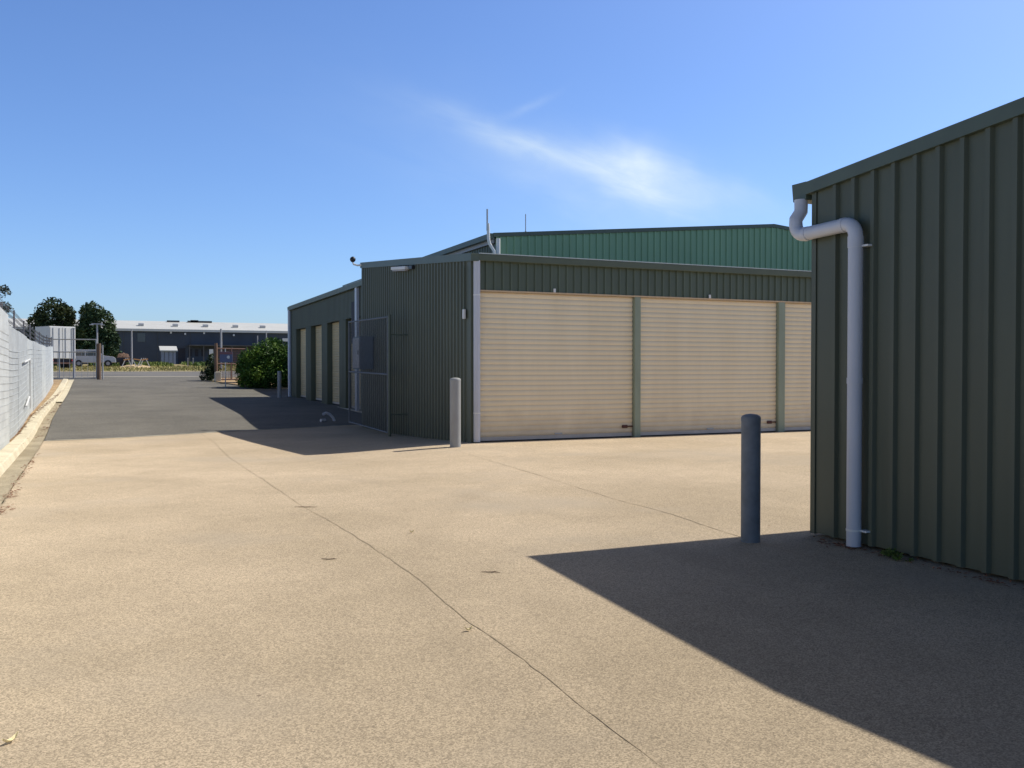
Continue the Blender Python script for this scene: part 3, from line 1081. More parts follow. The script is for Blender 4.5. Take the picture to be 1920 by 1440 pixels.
Y0, Y1 = 22.22, 26.28
mb = MB()
for y in (Y0, Y1):
    mb.tube([(GX, y, gzb(y)), (GX, y, gzb(y) + 2.96)], 0.028, 10)
for h in (0.03, 1.49, 2.93):
    mb.tube([(GX, Y0, gzb(Y0) + h), (GX, Y1, gzb(Y1) + h)], 0.024, 8)
mb.build('gate_frame', 'gate_shaded', gt, smooth=True)
mb = MB()
step = 0.075
H = 2.88
n = int((Y1 - Y0 + H) / step)
for sgn in (1, -1):
    for k in range(n):
        s_ = k * step
        # diagonal wires, clipped to the frame
        if sgn == 1:
            ya, za = Y0 + s_ - H, 0.04
            yb, zb_ = Y0 + s_, 0.04 + H
        else:
            ya, za = Y0 + s_ - H, 0.04 + H
            yb, zb_ = Y0 + s_, 0.04
        ta = max(0.0, (Y0 - ya) / (yb - ya))
        tb = min(1.0, (Y1 - ya) / (yb - ya))
        if tb <= ta:
            continue
        pa = (GX + sgn * 0.004, ya + (yb - ya) * ta, za + (zb_ - za) * ta - 0.07)
        pb = (GX + sgn * 0.004, ya + (yb - ya) * tb, za + (zb_ - za) * tb - 0.07)
        mb.tube([pa, pb], 0.0027, 3, cap=False)
mb.build('wire_mesh', 'gate_shaded', gt)
mb = MB().tube([(GX + 0.02, Y0 - 0.05, -0.2), (GX + 0.02, Y0 - 0.05, 2.9)], 0.038, 10)
mb.box(GX + 0.03, Y0 - 0.07, 0.38, AX - 0.03, Y0 - 0.04, 0.41).box(GX + 0.03, Y0 - 0.07, 2.38, AX - 0.03, Y0 - 0.04, 2.41)
mb.build('hinge_post', 'green_trim', gt)

# ------------------------------------------------------------------ far-left shed, beyond the middle shed
LX = 8.1
LY0, LY1 = EL + 0.06, 45.0
ls = thing('storage_shed', (LX, 36, 0.1), 'long low green shed with narrow cream roller doors in shade beyond the open gate', 'shed')
zt_l = lambda y: 4.46 + (y - 31) * -0.004
ribbed('fascia_wall', 'green', ls, (LX, LY0), (0, 1), (-1, 0), 0.0, LY1 - LY0, 3.40, lambda s_: zt_l(LY0 + s_), pitch=0.21, h=0.022, thick=0.10)
ops = [(41.45, 43.75), (38.05, 40.30), (34.85, 37.02), (31.60, 33.85), (28.35, 30.60)]
ys_p = [LY1] + [v for o_ in ops for v in (o_[1], o_[0])] + [LY0]
for i in range(0, len(ys_p), 2):
    b_, a_ = ys_p[i], ys_p[i + 1]
    zf = gz(LX, (a_ + b_) / 2) - 0.15
    ribbed('pillar', 'green', ls, (LX, a_), (0, 1), (-1, 0), 0.0, b_ - a_, zf, 3.395, pitch=0.21, phase=0.1, h=0.022, thick=0.24)
for i, (a_, b_) in enumerate(ops):
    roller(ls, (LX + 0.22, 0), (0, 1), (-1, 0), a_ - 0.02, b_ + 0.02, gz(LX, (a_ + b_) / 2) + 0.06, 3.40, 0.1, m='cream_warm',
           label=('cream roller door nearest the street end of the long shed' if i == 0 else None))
mb = MB().box(LX + 0.26, LY0, -0.3, LX + 0.30, LY1, 4.4)
mb.build('inner_wall', 'dark', ls)
MB().box(LX - 0.02, LY0, -0.35, LX + 0.30, LY1 + 0.02, 0.06).build('slab_edge', 'pale', ls)
ribbed('wall', 'green', ls, (LX + 0.1, LY1), (1, 0), (0, 1), 0.0, 4.3, 0.0, 4.45, pitch=0.21, thick=0.06)
mb = MB()
mb.add([(LX - 0.15, LY0, 4.43), (LX - 0.03, LY0, 4.43), (LX - 0.03, LY0, 4.60), (LX - 0.16, LY0, 4.60),
        (LX - 0.15, LY1 + 0.15, 4.36), (LX - 0.03, LY1 + 0.15, 4.36), (LX - 0.03, LY1 + 0.15, 4.53), (LX - 0.16, LY1 + 0.15, 4.53)],
       [(0, 1, 2, 3), (4, 7, 6, 5), (0, 4, 5, 1), (1, 5, 6, 2), (2, 6, 7, 3), (3, 7, 4, 0)])
mb.build('gutter', 'green_trim', ls)
mb = MB()
mb.add([(LX - 0.10, LY0, 4.61), (LX + 4.4, LY0, 4.84), (LX + 4.4, LY1 + 0.15, 4.77), (LX - 0.10, LY1 + 0.15, 4.54),
        (LX - 0.10, LY0, 4.64), (LX + 4.4, LY0, 4.87), (LX + 4.4, LY1 + 0.15, 4.80), (LX - 0.10, LY1 + 0.15, 4.57)],
       [(3, 2, 1, 0), (4, 5, 6, 7), (0, 1, 5, 4), (1, 2, 6, 5), (2, 3, 7, 6), (3, 0, 4, 7)])
mb.build('roof', 'roof', ls)
MB().box(LX - 0.12, 31.72, 0.05, LX - 0.025, 31.98, 4.42).build('downpipe', 'pvc', ls)
MB().tube([(LX - 0.09, LY1 - 0.05, 4.40), (LX - 0.09, LY1 - 0.05, 0.1)], 0.085, 12).build('downpipe', 'pvc', ls, smooth=True)
MB().box(LX - 0.05, 32.1, 2.45, LX - 0.026, 32.75, 3.95).build('wall_panel', 'dark', ls)

bp_ = thing('bent_pipe', (6.29, 28.9, gz(6.29, 28.9)), 'short pale bent pipe sticking out of the shaded asphalt by the long shed', 'pipe')
bz = gz(6.29, 28.9)
MB().tube([(6.55, 28.9, bz), (6.50, 28.9, bz + 0.12), (6.40, 28.9, bz + 0.22), (6.28, 28.88, bz + 0.27), (6.17, 28.86, bz + 0.22)], 0.045, 10).build('bend', 'pvc', bp_, smooth=True)
MB().tube([(6.08, 28.75, bz + 0.04), (6.24, 28.85, bz + 0.04)], 0.05, 10).build('stub', 'pvc', bp_, smooth=True)

# ------------------------------------------------------------------ high green warehouse behind
WX, WY = 12.6, 30.0
wh = thing('warehouse', (WX, WY, 0), 'tall teal green steel warehouse with a low gable rising behind the roller door shed', 'warehouse')
RX = 24.87


def w_top(s_):
    x = WX + s_
    return 6.27 + (7.36 - 6.27) * (1 - abs(x - RX) / (RX - WX))


ribbed('wall', 'teal', wh, (WX, WY), (1, 0), (0, -1), 0.0, 2 * (RX - WX), -0.2, w_top, pitch=0.28, phase=0.15, h=0.045, top=0.05, slope=0.015)
ribbed('wall', 'green', wh, (WX, WY + 0.08), (0, 1), (-1, 0), 0.0, 22.0, -0.2, 6.0, pitch=0.25, h=0.03)
ribbed('wall', 'green', wh, (WX, WY + 22.15), (1, 0), (0, 1), 0.0, 2 * (RX - WX), -0.2, w_top, pitch=0.5, h=0.03)
ribbed('wall', 'green', wh, (2 * RX - WX, WY + 0.08), (0, 1), (1, 0), 0.0, 22.0, -0.2, 6.2, pitch=0.25, h=0.03)
mb = MB()
for (xa, xb, za, zb_) in ((WX - 0.12, RX, w_top(-0.12), 7.36), (RX, 2 * RX - WX + 0.12, 7.36, w_top(-0.12))):
    mb.add([(xa, WY - 0.07, za - 0.05), (xb, WY - 0.07, zb_ - 0.05), (xb, WY - 0.07, zb_ + 0.09), (xa, WY - 0.07, za + 0.09),
            (xa, WY + 0.1, za - 0.05), (xb, WY + 0.1, zb_ - 0.05), (xb, WY + 0.1, zb_ + 0.09), (xa, WY + 0.1, za + 0.09)],
           [(0, 1, 2, 3), (4, 7, 6, 5), (0, 4, 5, 1), (1, 5, 6, 2), (2, 6, 7, 3), (3, 7, 4, 0)])
mb.build('rake_flashing', 'green_trim', wh)
mb = MB()
for (xa, xb, za, zb_) in ((WX - 0.1, RX, w_top(-0.1) + 0.02, 7.40), (RX, 2 * RX - WX + 0.1, 7.40, w_top(-0.1) + 0.02)):
    mb.add([(xa, WY + 0.1, za), (xb, WY + 0.1, zb_), (xb, WY + 22.2, zb_), (xa, WY + 22.2, za),
            (xa, WY + 0.1, za + 0.04), (xb, WY + 0.1, zb_ + 0.04), (xb, WY + 22.2, zb_ + 0.04), (xa, WY + 22.2, za + 0.04)],
           [(3, 2, 1, 0), (4, 5, 6, 7), (0, 1, 5, 4), (1, 2, 6, 5), (2, 3, 7, 6), (3, 0, 4, 7)])
mb.build('roof', 'roof', wh)
MB().box(WX - 0.28, WY - 0.05, 6.14, WX - 0.10, WY + 22.2, 6.33).build('gutter', 'green_trim', wh)
MB().box(WX - 0.10, WY + 0.1, 6.005, WX - 0.03, WY + 22.0, 6.20).build('eave_board', 'box_light', wh)
MB().tube([(WX + 0.02, WY - 0.12, 6.15), (WX + 0.02, WY - 0.12, 0.0)], 0.075, 12).build('downpipe', 'white', wh, smooth=True)
mst = thing('vent_mast', (WX - 0.3, WY - 0.35, 6.0), 'thin white vent mast with a bent foot at the high green warehouse corner', 'mast')
MB().tube([(WX - 0.14, WY - 0.15, 5.4), (WX - 0.15, WY - 0.15, 5.70), (WX - 0.33, WY - 0.15, 5.95), (WX - 0.36, WY - 0.15, 6.1), (WX - 0.38, WY - 0.15, 6.65)],
          0.055, 10).build('vent_pipe', 'white', mst, smooth=True)
MB().tube([(WX - 0.41, WY - 0.15, 6.4), (WX - 0.41, WY - 0.15, 7.15)], 0.03, 8).build('rod', 'box_light', mst, smooth=True)
an = thing('antenna', (13.88, WY + 0.3, 6.4), 'thin dark rod antenna standing on the warehouse roof just right of the white mast', 'antenna')
MB().tube([(13.88, WY + 0.3, 6.4), (13.88, WY + 0.3, 7.16)], 0.018, 6).build('rod', 'galv', an)
MB().tube([(13.88, WY + 0.3, 6.40), (13.88, WY + 0.3, 6.54)], 0.035, 8).build('base', 'galv', an)


# ------------------------------------------------------------------ bollards
def make_bollard(x, y, h, r, body, label, capm):
    z = gz(x, y)
    t = thing('bollard', (x, y, z), label, 'bollard', 'bollards guarding the shed corners')
    MB().tube([(x, y, z - 0.05), (x, y, z + h - 0.045)], r, 28).build('post', body, t, smooth=True)
    prof = [(h - 0.05, r + 0.0015), (h - 0.02, r + 0.0015), (h - 0.005, r * 0.93), (h + 0.01, r * 0.6), (h + 0.016, 0.01)]
    MB().tube([(x, y, z + a) for a, _ in prof], [b for _, b in prof], 28).build('cap', capm, t, smooth=True)
    return t


make_bollard(5.25, 6.62, 1.13, 0.0855, 'bollard', 'dark blue-grey steel bollard standing in front of the cream doors near the right-hand shed', 'bollard')
make_bollard(6.27, 17.03, 1.36, 0.108, 'bollard_w', 'pale grey bollard by the downpipe corner of the middle shed, sunlit down its right side', 'bollard_w')
make_bollard(7.39, 44.2, 1.25, 0.09, 'bollard_w', 'small distant bollard at the far end of the long shed by the bush', 'bollard_w')

# ------------------------------------------------------------------ left boundary fence
fence_x = lambda y: -2.1 - 0.0232 * (y - 23.5)
fn = thing('boundary_fence', (-2.3, 30, 0), 'pale zinc steel boundary fence with barbed wire on steel arms along the left kerb', 'fence')


ftop = interp([(3, 2.86), (18, 2.84), (22.9, 2.72)])
ftop2 = interp([(22.9, 2.56), (33, 2.47), (46, 2.53), (57.3, 2.78)])


def fence_run(y0, y1, dx, tf, dh, m, phase):
    mb = MB()
    n = int((y1 - y0) / 0.02)
    # small vertical corrugation over horizontal ribs: a closed sheet
    ys = []
    y = y0
    while y < y1:
        ys.append(y)
        y += 0.045
    ys.append(y1)
    vs_, fs = [], []
    for i, y in enumerate(ys):
        d = 0.010 * math.sin(i * 1.55 + phase)
        x = fence_x(y) + dx
        b = gz(x, y) + 0.06
        for dd in (d, -0.03):
            vs_ += [(x + dd, y, b), (x + dd, y, tf(y) + dh)]
    for i in range(len(ys) - 1):
        a = 4 * i
        b = a + 4
        fs += [(a, a + 1, b + 1, b), (a + 2, b + 2, b + 3, a + 3), (a, b, b + 2, a + 2), (a + 1, a + 3, b + 3, b + 1)]
    k = 4 * len(ys)
    fs += [(0, 2, 3, 1), (k - 4, k - 3, k - 1, k - 2)]
    mb.add(vs_, fs)
    return mb.build('fence_panel', m, fn, smooth=False)


fy = [22.9, 27.0, 31.2, 34.8, 38.4, 42.0, 46.0, 50.2, 54.0, 57.3]
for i in range(len(fy) - 1):
    fence_run(fy[i] + 0.012, fy[i + 1] - 0.012, 0.0 + 0.006 * (i % 2), ftop2, (0.0, .015, -.01, .01)[i % 4], ('fence', 'fence2')[i % 3 == 2], i * .7)
for (a_, b_) in ((3.0, 9), (9, 15), (15, 20.2), (20.2, 22.9)):
    fence_run(a_ + 0.012, b_ - 0.012, 0.06, ftop, 0.0, 'fence2', a_)
# horizontal swages pressed in the sheets, standing proud as thin ribs
mb = MB()
for k in range(1, 15):
    for i in range(len(fy) - 1):
        a_, b_ = fy[i] + 0.02, fy[i + 1] - 0.02
        for (c0, c1) in ((a_, b_),):
            xa, xb = fence_x(c0) + 0.014, fence_x(c1) + 0.014
            za, zb_ = gz(xa, c0) + 0.06 + k * 0.15, gz(xb, c1) + 0.06 + k * 0.15
            zm = gz(xa, (c0 + c1) / 2) + 0.06 + k * 0.15
            mb.tube([(xa, c0, za), ((xa + xb) / 2, (c0 + c1) / 2, zm), (xb, c1, zb_)], 0.006, 4, cap=False)
for k in range(1, 17):
    for (c0, c1) in ((9.02, 14.98), (15.02, 20.18), (20.22, 22.88)):
        xa, xb = fence_x(c0) + 0.074, fence_x(c1) + 0.074
        mb.tube([(xa, c0, gz(xa, c0) + 0.06 + k * 0.15), (xb, c1, gz(xb, c1) + 0.06 + k * 0.15)], 0.0035, 4, cap=False)
mb.build('swage_rib', 'fence2', fn)
posts_y = [5, 8, 11, 14, 17, 20.2] + fy
for i, y in enumerate(posts_y):
    x = fence_x(y) - 0.075
    b = gz(x, y)
    zt_ = (ftop(y) if y < 22.8 else ftop2(y)) + 0.50 + (0.0, 0.06, -0.05, 0.04)[i % 4]
    mb = MB().box(x - 0.022, y - 0.022, b - 0.1, x + 0.022, y + 0.022, zt_)
    p = mb.build('post', 'fpost', fn)
mb = MB()
for h in (0.15, 0.30, 0.44):
    pts = [(fence_x(y) - 0.045, y, (ftop(y) if y < 22.8 else ftop2(y)) + h) for y in posts_y]
    for a_, b_ in zip(pts[:-1], pts[1:]):
        mid = ((a_[0] + b_[0]) / 2, (a_[1] + b_[1]) / 2, (a_[2] + b_[2]) / 2 - 0.03)
        mb.tube([a_, mid, b_], 0.0035, 4, cap=False)
        n = int((b_[1] - a_[1]) / 0.16)
        for k in range(1, n):
            t = k / n
            q = Vector(a_) * (1 - t) + Vector(b_) * t
            q.z -= 0.03 * (1 - abs(2 * t - 1))
            mb.tube([(q.x - 0.025, q.y, q.z - 0.025), (q.x + 0.025, q.y, q.z + 0.025)], 0.004, 3, cap=False)
mb.build('barbed_wire', 'wire', fn)
# white tube frame on the fence
mb = MB()
mb.tube([(fence_x(28.6) + 0.07, 28.6, gz(-2, 28.6) + 1.86), (fence_x(31.6) + 0.07, 31.6, gz(-2, 31.6) + 1.86), (fence_x(31.6) + 0.07, 31.6, gz(-2, 31.6) + 0.35)], 0.028, 8)
mb.tube([(fence_x(29.2) + 0.07, 29.2, gz(-2, 29.2) + 0.6), (fence_x(31.0) + 0.07, 31.0, gz(-2, 31.0) + 0.75)], 0.028, 8)
mb.build('tube_frame', 'white', fn, smooth=True)

# ------------------------------------------------------------------ gate at the end of the left fence
gl = thing('swing_gate', (-1.9, 64.6, gz(-1.9, 64.6)), 'open tubular steel gate at the far end of the left kerb before the white trailer', 'gate')
zb0 = gz(-1.9, 64.6)
mb = MB()
xa, xb = -3.55, -0.75
for h in (0.08, 1.75, 2.55):
    mb.tube([(xa, 64.7, zb0 + h), (xb, 64.3, zb0 + h)], 0.035, 8)
for x in (xa, -2.9, xb):
    mb.tube([(x, 64.7 - (x - xa) * 0.14, zb0 + 0.05), (x, 64.7 - (x - xa) * 0.14, zb0 + 2.58)], 0.04, 8)
mb.build('gate_frame', 'galv', gl, smooth=True)
mb = MB()
x = xa + 0.2
while x < xb - 0.05:
    mb.tube([(x, 64.7 - (x - xa) * 0.14, zb0 + 0.08), (x, 64.7 - (x - xa) * 0.14, zb0 + 1.75)], 0.012, 5)
    x += 0.35
mb.build('gate_bars', 'galv', gl)
mb = MB().tube([(xb + 0.14, 64.2, zb0 - 0.1), (xb + 0.14, 64.2, zb0 + 2.3)], 0.13, 12)
mb.build('gate_post', 'brown', gl, smooth=True)
mb = MB().tube([(xb + 0.36, 64.3, zb0 - 0.1), (xb + 0.36, 64.3, zb0 + 2.2)], 0.05, 8)
mb.build('stay_post', 'galv', gl, smooth=True)

fp_ = thing('fence_pole', (-2.12, 66.5, gz(-2, 66.5)), 'pale tall pole standing in the middle of the left gate', 'pole')
z_ = gz(-2, 66.5)
MB().tube([(-2.12, 66.5, z_ - 0.1), (-2.12, 66.5, z_ + 3.25)], 0.07, 10).build('pole', 'box_light', fp_, smooth=True)
MB().tube([(-2.12, 66.5, z_ + 3.25), (-2.12, 66.5, z_ + 3.31)], 0.09, 10).build('cap', 'galv', fp_)


# ------------------------------------------------------------------ street lamps
def lamp(x, y, top, r, label, head='single'):
    z = gz(x, y)
    t = thing('street_lamp', (x, y, z), label, 'street lamp', 'poles along the street')
    MB().tube([(x, y, z - 0.1), (x, y, z + (top - z) * 0.5), (x, y, top)], [r, r * 0.85, r * 0.7], 10).build('pole', 'box_light', t, smooth=True)
    if head == 'tee':
        MB().box(x - 0.45, y - 0.06, top - 0.05, x + 0.45, y + 0.06, top + 0.06).build('crossarm', 'box_light', t)
        for s_ in (-1, 1):
            MB().box(x + s_ * 0.45 - 0.16, y - 0.1, top - 0.10, x + s_ * 0.45 + 0.16, y + 0.1, top - 0.052).build('lamp_head', 'white', t)
    elif head == 'single':
        MB().box(x - 0.05, y - 0.05, top + 0.002, x + 0.5, y + 0.05, top + 0.10).build('lamp_head', 'white', t)
    return t


lamp(-0.95, 88, 5.45, 0.09, 'pole with two lamp heads on a crossbar, above the brown gate post', 'tee')
lamp(2.30, 110, 5.9, 0.10, 'tall white pole in front of the dark warehouse left of the small kiosk', 'none')
lamp(10.2, 95, 5.5, 0.13, 'thick pale pole behind the red-brown gate leaf', 'none')
lamp(16.9, 110, 6.0, 0.09, 'thin white pole rising above the right part of the big bush', 'none')
lamp(15.9, 110, 5.4, 0.08, 'short thin pole rising above the middle of the big bush', 'none')

# ------------------------------------------------------------------ right-hand gate, sign, blocks
gr = thing('gate_leaf', (7.0, 60.5, gz(7, 60.5)), 'red-brown mesh gate leaf folded back beside the shrub at the driveway exit', 'gate')
zg = gz(6.6, 60)
mb = MB()
A_, B_ = Vector((6.25, 60.6)), Vector((8.1, 61.6))
for t in (0, 0.5, 1):
    p = A_.lerp(B_, t)
    mb.tube([(p.x, p.y, zg + 0.1), (p.x, p.y, zg + 2.15)], 0.045, 8)
for h in (0.15, 1.15, 2.12):
    mb.tube([(A_.x, A_.y, zg + h), (B_.x, B_.y, zg + h)], 0.04, 8)
mb.build('gate_frame', 'redbrown', gr)
mb = MB()
for k in range(19):
    p = A_.lerp(B_, (k + 0.5) / 19)
    mb.tube([(p.x, p.y, zg + 0.15), (p.x, p.y, zg + 2.1)], 0.014, 4, cap=False)
for k in range(18):
    h = 0.25 + k * 0.105
    mb.tube([(A_.x, A_.y, zg + h), (B_.x, B_.y, zg + h)], 0.010, 4, cap=False)
mb.build('wire_mesh', 'redbrown', gr)
MB().tube([(6.18, 60.5, zg - 0.1), (6.18, 60.5, zg + 2.45)], 0.10, 10).build('gate_post', 'brown', gr, smooth=True)
bk = thing('concrete_block', (6.3, 60.0, zg), 'pale concrete footing block at the base of the red-brown gate', 'block')
MB().box(6.05, 59.85, zg - 0.05, 6.42, 60.25, zg + 0.62).build('block', 'pale', bk, bevel=0.02)
MB().box(6.12, 59.92, zg + 0.622, 6.35, 60.18, zg + 0.66).build('cap', 'pale', bk, bevel=0.01)

sp_ = thing('signpost', (6.08, 54.5, gz(6.08, 54.5)), 'small blue and red sign on a thin post in front of the red-brown gate', 'sign')
z_ = gz(6.08, 54.5)
MB().tube([(6.08, 54.5, z_ - 0.1), (6.08, 54.5, z_ + 2.2)], 0.03, 8).build('post', 'galv', sp_)
sd = Vector((0.93, -0.36))
mb = MB().obox((6.12, 54.44, z_ + 1.72), (sd.x, sd.y, 0), (-sd.y, sd.x, 0), (0, 0, 1), 0.36, 0.012, 0.30)
sg = mb.build('sign_face', 'sign_blue', sp_)
MB().obox((6.12 - 0.01, 54.44 - 0.02, z_ + 1.94), (sd.x, sd.y, 0), (-sd.y, sd.x, 0), (0, 0, 1), 0.35, 0.012, 0.06).build('red_band', 'sign_red', sg)
MB().tube([(6.24, 54.395, z_ + 1.72), (6.235, 54.37, z_ + 1.72)], 0.09, 14).build('white_spot', 'white', sg)


# ------------------------------------------------------------------ plants
def foliage(lobes, n, size, seed, squash=1.0, inner=0.5):
    rnd = random.Random(seed)
    mb = MB()
    tot = sum(l[3] * l[4] * l[5] for l in lobes)
    V, F = [], []
    for (cx_, cy_, cz_, rx, ry, rz) in lobes:
        k = int(n * rx * ry * rz / tot)
        # clumps within each lobe
        clumps = []
        for _ in range(max(6, k // 60)):
            while True:
                p = Vector((rnd.uniform(-1, 1), rnd.uniform(-1, 1), rnd.uniform(-1, 1)))
                if inner < p.length < 1.0:
                    break
            clumps.append(p)
        for _ in range(k):
            c = rnd.choice(clumps)
            sp = 0.20
            p = c + Vector((rnd.gauss(0, sp), rnd.gauss(0, sp), rnd.gauss(0, sp)))
            if p.length > 1.12:
                p = p.normalized() * rnd.uniform(0.9, 1.12)
            q = Vector((cx_ + p.x * rx, cy_ + p.y * ry, cz_ + p.z * rz))
            s_ = size * rnd.uniform(0.5, 1.3)
            a = Vector((rnd.gauss(0, 1), rnd.gauss(0, 1), rnd.gauss(0, 0.8))).normalized()
            b = a.cross(Vector((rnd.gauss(0, 1), rnd.gauss(0, 1), rnd.gauss(0, 1)))).normalized()
            i = len(V)
            V += [tuple(q - a * s_), tuple(q + b * s_ * 0.45), tuple(q + a * s_), tuple(q - b * s_ * 0.45)]
            F.append((i, i + 1, i + 2, i + 3))
    mb.v, mb.f = V, F
    return mb


def tree(name, x, y, lobes, n, size, seed, leafm, label, trunk_r=0.22, group=None, cat='tree'):
    z = gz(x, y)
    t = thing(name, (x, y, z), label, cat, group)
    mb = MB()
    mb.tube([(x, y, z - 0.1), (x + 0.05, y, z + 1.2), (x - 0.05, y, z + 2.6), (x, y, z + 4.2)], [trunk_r, trunk_r * 0.8, trunk_r * 0.65, trunk_r * 0.4], 9)
    for l in lobes:
        mb.tube([(x, y, z + 1.8), ((x + l[0]) / 2, (y + l[1]) / 2, (z + 1.8 + l[2]) / 2 + 0.2), (l[0], l[1], l[2])], [trunk_r * 0.5, trunk_r * 0.3, 0.04], 6)
    mb.build('trunk', 'bark', t, smooth=True)
    foliage(lobes, n, size, seed).build('crown', leafm, t)
    return t


tree('tree', -6.3, 123, [(-7.6, 123, 6.2, 1.5, 1.8, 1.9), (-6.2, 123, 7.8, 1.9, 1.9, 2.1), (-4.9, 122.5, 7.6, 1.2, 1.6, 1.9),
                         (-6.0, 122, 4.8, 2.7, 2.2, 1.9), (-4.3, 123, 5.6, 1.3, 1.6, 1.7), (-8.0, 123, 4.6, 1.1, 1.6, 1.6), (-5.2, 122, 3.6, 2.6, 1.8, 1.5)],
     15000, 0.21, 11, 'leaves', 'rounded dark green tree behind the white box trailer', 0.3, 'trees by the far street')
tree('tree', -1.4, 121, [(-1.8, 121, 8.0, 1.35, 1.5, 1.5), (-0.9, 121, 6.7, 1.6, 1.8, 1.8), (-2.5, 121, 5.9, 1.3, 1.5, 1.6),
                         (-0.9, 121, 4.6, 1.9, 1.8, 1.8), (0.35, 120.5, 4.4, 0.95, 1.2, 1.6), (-2.2, 120.6, 4.2, 1.3, 1.5, 1.4), (0.3, 120.5, 3.2, 1.1, 1.2, 1.1)],
     14000, 0.20, 12, 'leaves2', 'dark green tree behind the silver parked car, beside the dark warehouse', 0.28, 'trees by the far street')
tree('tree', -6.9, 68, [(-6.7, 68, 6.2, 0.8, 1.0, 0.9), (-6.3, 68, 5.2, 0.55, 0.8, 0.7), (-7.2, 68, 4.6, 0.9, 1.0, 0.9), (-6.15, 68, 4.3, 0.3, 0.5, 0.4)],
     1900, 0.13, 13, 'leaves3', 'thin grey-green gum tree showing above the fence at the left edge', 0.12, 'trees by the far street')

bs = thing('bush', (8.6, 53.6, gz(8.6, 53.6)), 'large round bright green bush at the far end of the long shed', 'bush')
z_ = gz(8.6, 53.6)
lob = [(7.7, 54.0, z_ + 1.25, 1.0, 1.2, 1.15), (8.6, 53.9, z_ + 1.5, 1.2, 1.3, 1.25), (9.6, 53.7, z_ + 1.3, 1.2, 1.3, 1.2), (8.4, 53.4, z_ + 0.8, 1.6, 1.2, 0.85),
       (10.4, 53.9, z_ + 1.1, 1.0, 1.2, 1.0), (9.9, 53.2, z_ + 0.7, 1.4, 1.1, 0.8), (7.35, 53.9, z_ + 0.7, 0.8, 1.0, 0.75)]
foliage(lob, 34000, 0.085, 21, inner=0.5).build('foliage', 'bush', bs)
mb = MB()
for i in range(9):
    a = i * 0.7
    mb.tube([(8.6 + 0.2 * math.cos(a), 53.8 + 0.2 * math.sin(a), z_ - 0.05), (8.6 + 1.3 * math.cos(a), 53.8 + 0.8 * math.sin(a), z_ + 1.3)], [0.05, 0.02], 6)
mb.build('stems', 'bark', bs)

sh_ = thing('shrub', (5.9, 61.8, gz(5.9, 61.8)), 'small dark shrub at the foot of the red-brown gate', 'shrub')
z_ = gz(5.9, 61.8)
foliage([(5.75, 61.8, z_ + 0.42, 0.42, 0.5, 0.5), (6.15, 62.0, z_ + 0.9, 0.45, 0.5, 0.8)], 3000, 0.07, 22, inner=0.2).build('foliage', 'leaves', sh_)
MB().tube([(5.95, 61.8, z_ - 0.05), (5.9, 61.8, z_ + 0.6)], 0.03, 6).build('stems', 'bark', sh_)
sh_ = thing('shrub', (8.0, 58.0, gz(8.0, 58.0)), 'loose light green shrub between the sign and the large bush', 'shrub')
z_ = gz(8.0, 58.0)
foliage([(7.7, 58, z_ + 1.15, 0.55, 0.6, 0.65), (8.3, 58.2, z_ + 1.0, 0.6, 0.6, 0.8), (7.5, 58, z_ + 0.6, 0.4, 0.5, 0.5)], 3200, 0.08, 23, inner=0.2).build('foliage', 'bush', sh_)
MB().tube([(8.0, 58, z_ - 0.05), (7.9, 58, z_ + 1.0)], 0.04, 6).build('stems', 'bark', sh_)
# soil bed below the bush
bed = MB()
bp = [(14, 50.6), (9.7, 51.4), (9.1, 52.3), (7.2, 54.6), (6.4, 58.2), (6.0, 60.2), (6.7, 64.0), (9, 67), (14, 69)]
vs_ = [(x, y, gz(x, y) + 0.07) for x, y in bp] + [(x, y, gz(x, y) - 0.05) for x, y in bp]
n = len(bp)
bed.add(vs_, [tuple(range(n))] + [(i, (i + 1) % n, n + (i + 1) % n, n + i) for i in range(n)])
tag(bed.build('garden_bed', 'soil'), kind='structure')


# grass on the far verge
def grass(name, x0, x1, y0, y1, n, h, seed, m='grass', keep=None):
    rnd = random.Random(seed)
    mb = MB()
    for _ in range(n):
        x, y = rnd.uniform(x0, x1), rnd.uniform(y0, y1)
        if keep and not keep(x, y):
            continue
        z = gz(x, y) - 0.03
        a = rnd.uniform(0, math.pi)
        w = h * 0.35
        hh = h * rnd.uniform(0.5, 1.5)
        dx, dy = math.cos(a) * w, math.sin(a) * w
        lx, ly = rnd.gauss(0, h * 0.4), rnd.gauss(0, h * 0.4)
        i = len(mb.v)
        mb.v += [(x - dx, y - dy, z), (x + dx, y + dy, z), (x + dx * .3 + lx, y + dy * .3 + ly, z + hh), (x - dx * .3 + lx, y - dy * .3 + ly, z + hh)]
        mb.f.append((i, i + 1, i + 2, i + 3))
    o = mb.build(name, m)
    return tag(o, 'dry yellow-green grass on the verge across the street', 'grass', kind='stuff')


grass('grass', -30, 34, 85, 120, 15000, 0.13, 5)
M['grass2'] = leaf_mat('green_verge_grass', (0.05, 0.09, 0.02), (0.10, 0.15, 0.03), (0.24, 0.26, 0.06), 0.12)
o = grass('long_grass', -12, 34, 118, 150, 9000, 0.33, 6, 'grass2', keep=lambda x, y: math.sin(x * 0.6) + math.sin(x * .23 + 1) > -0.5)
o['label'] = 'longer green grass along the foot of the dark warehouse'

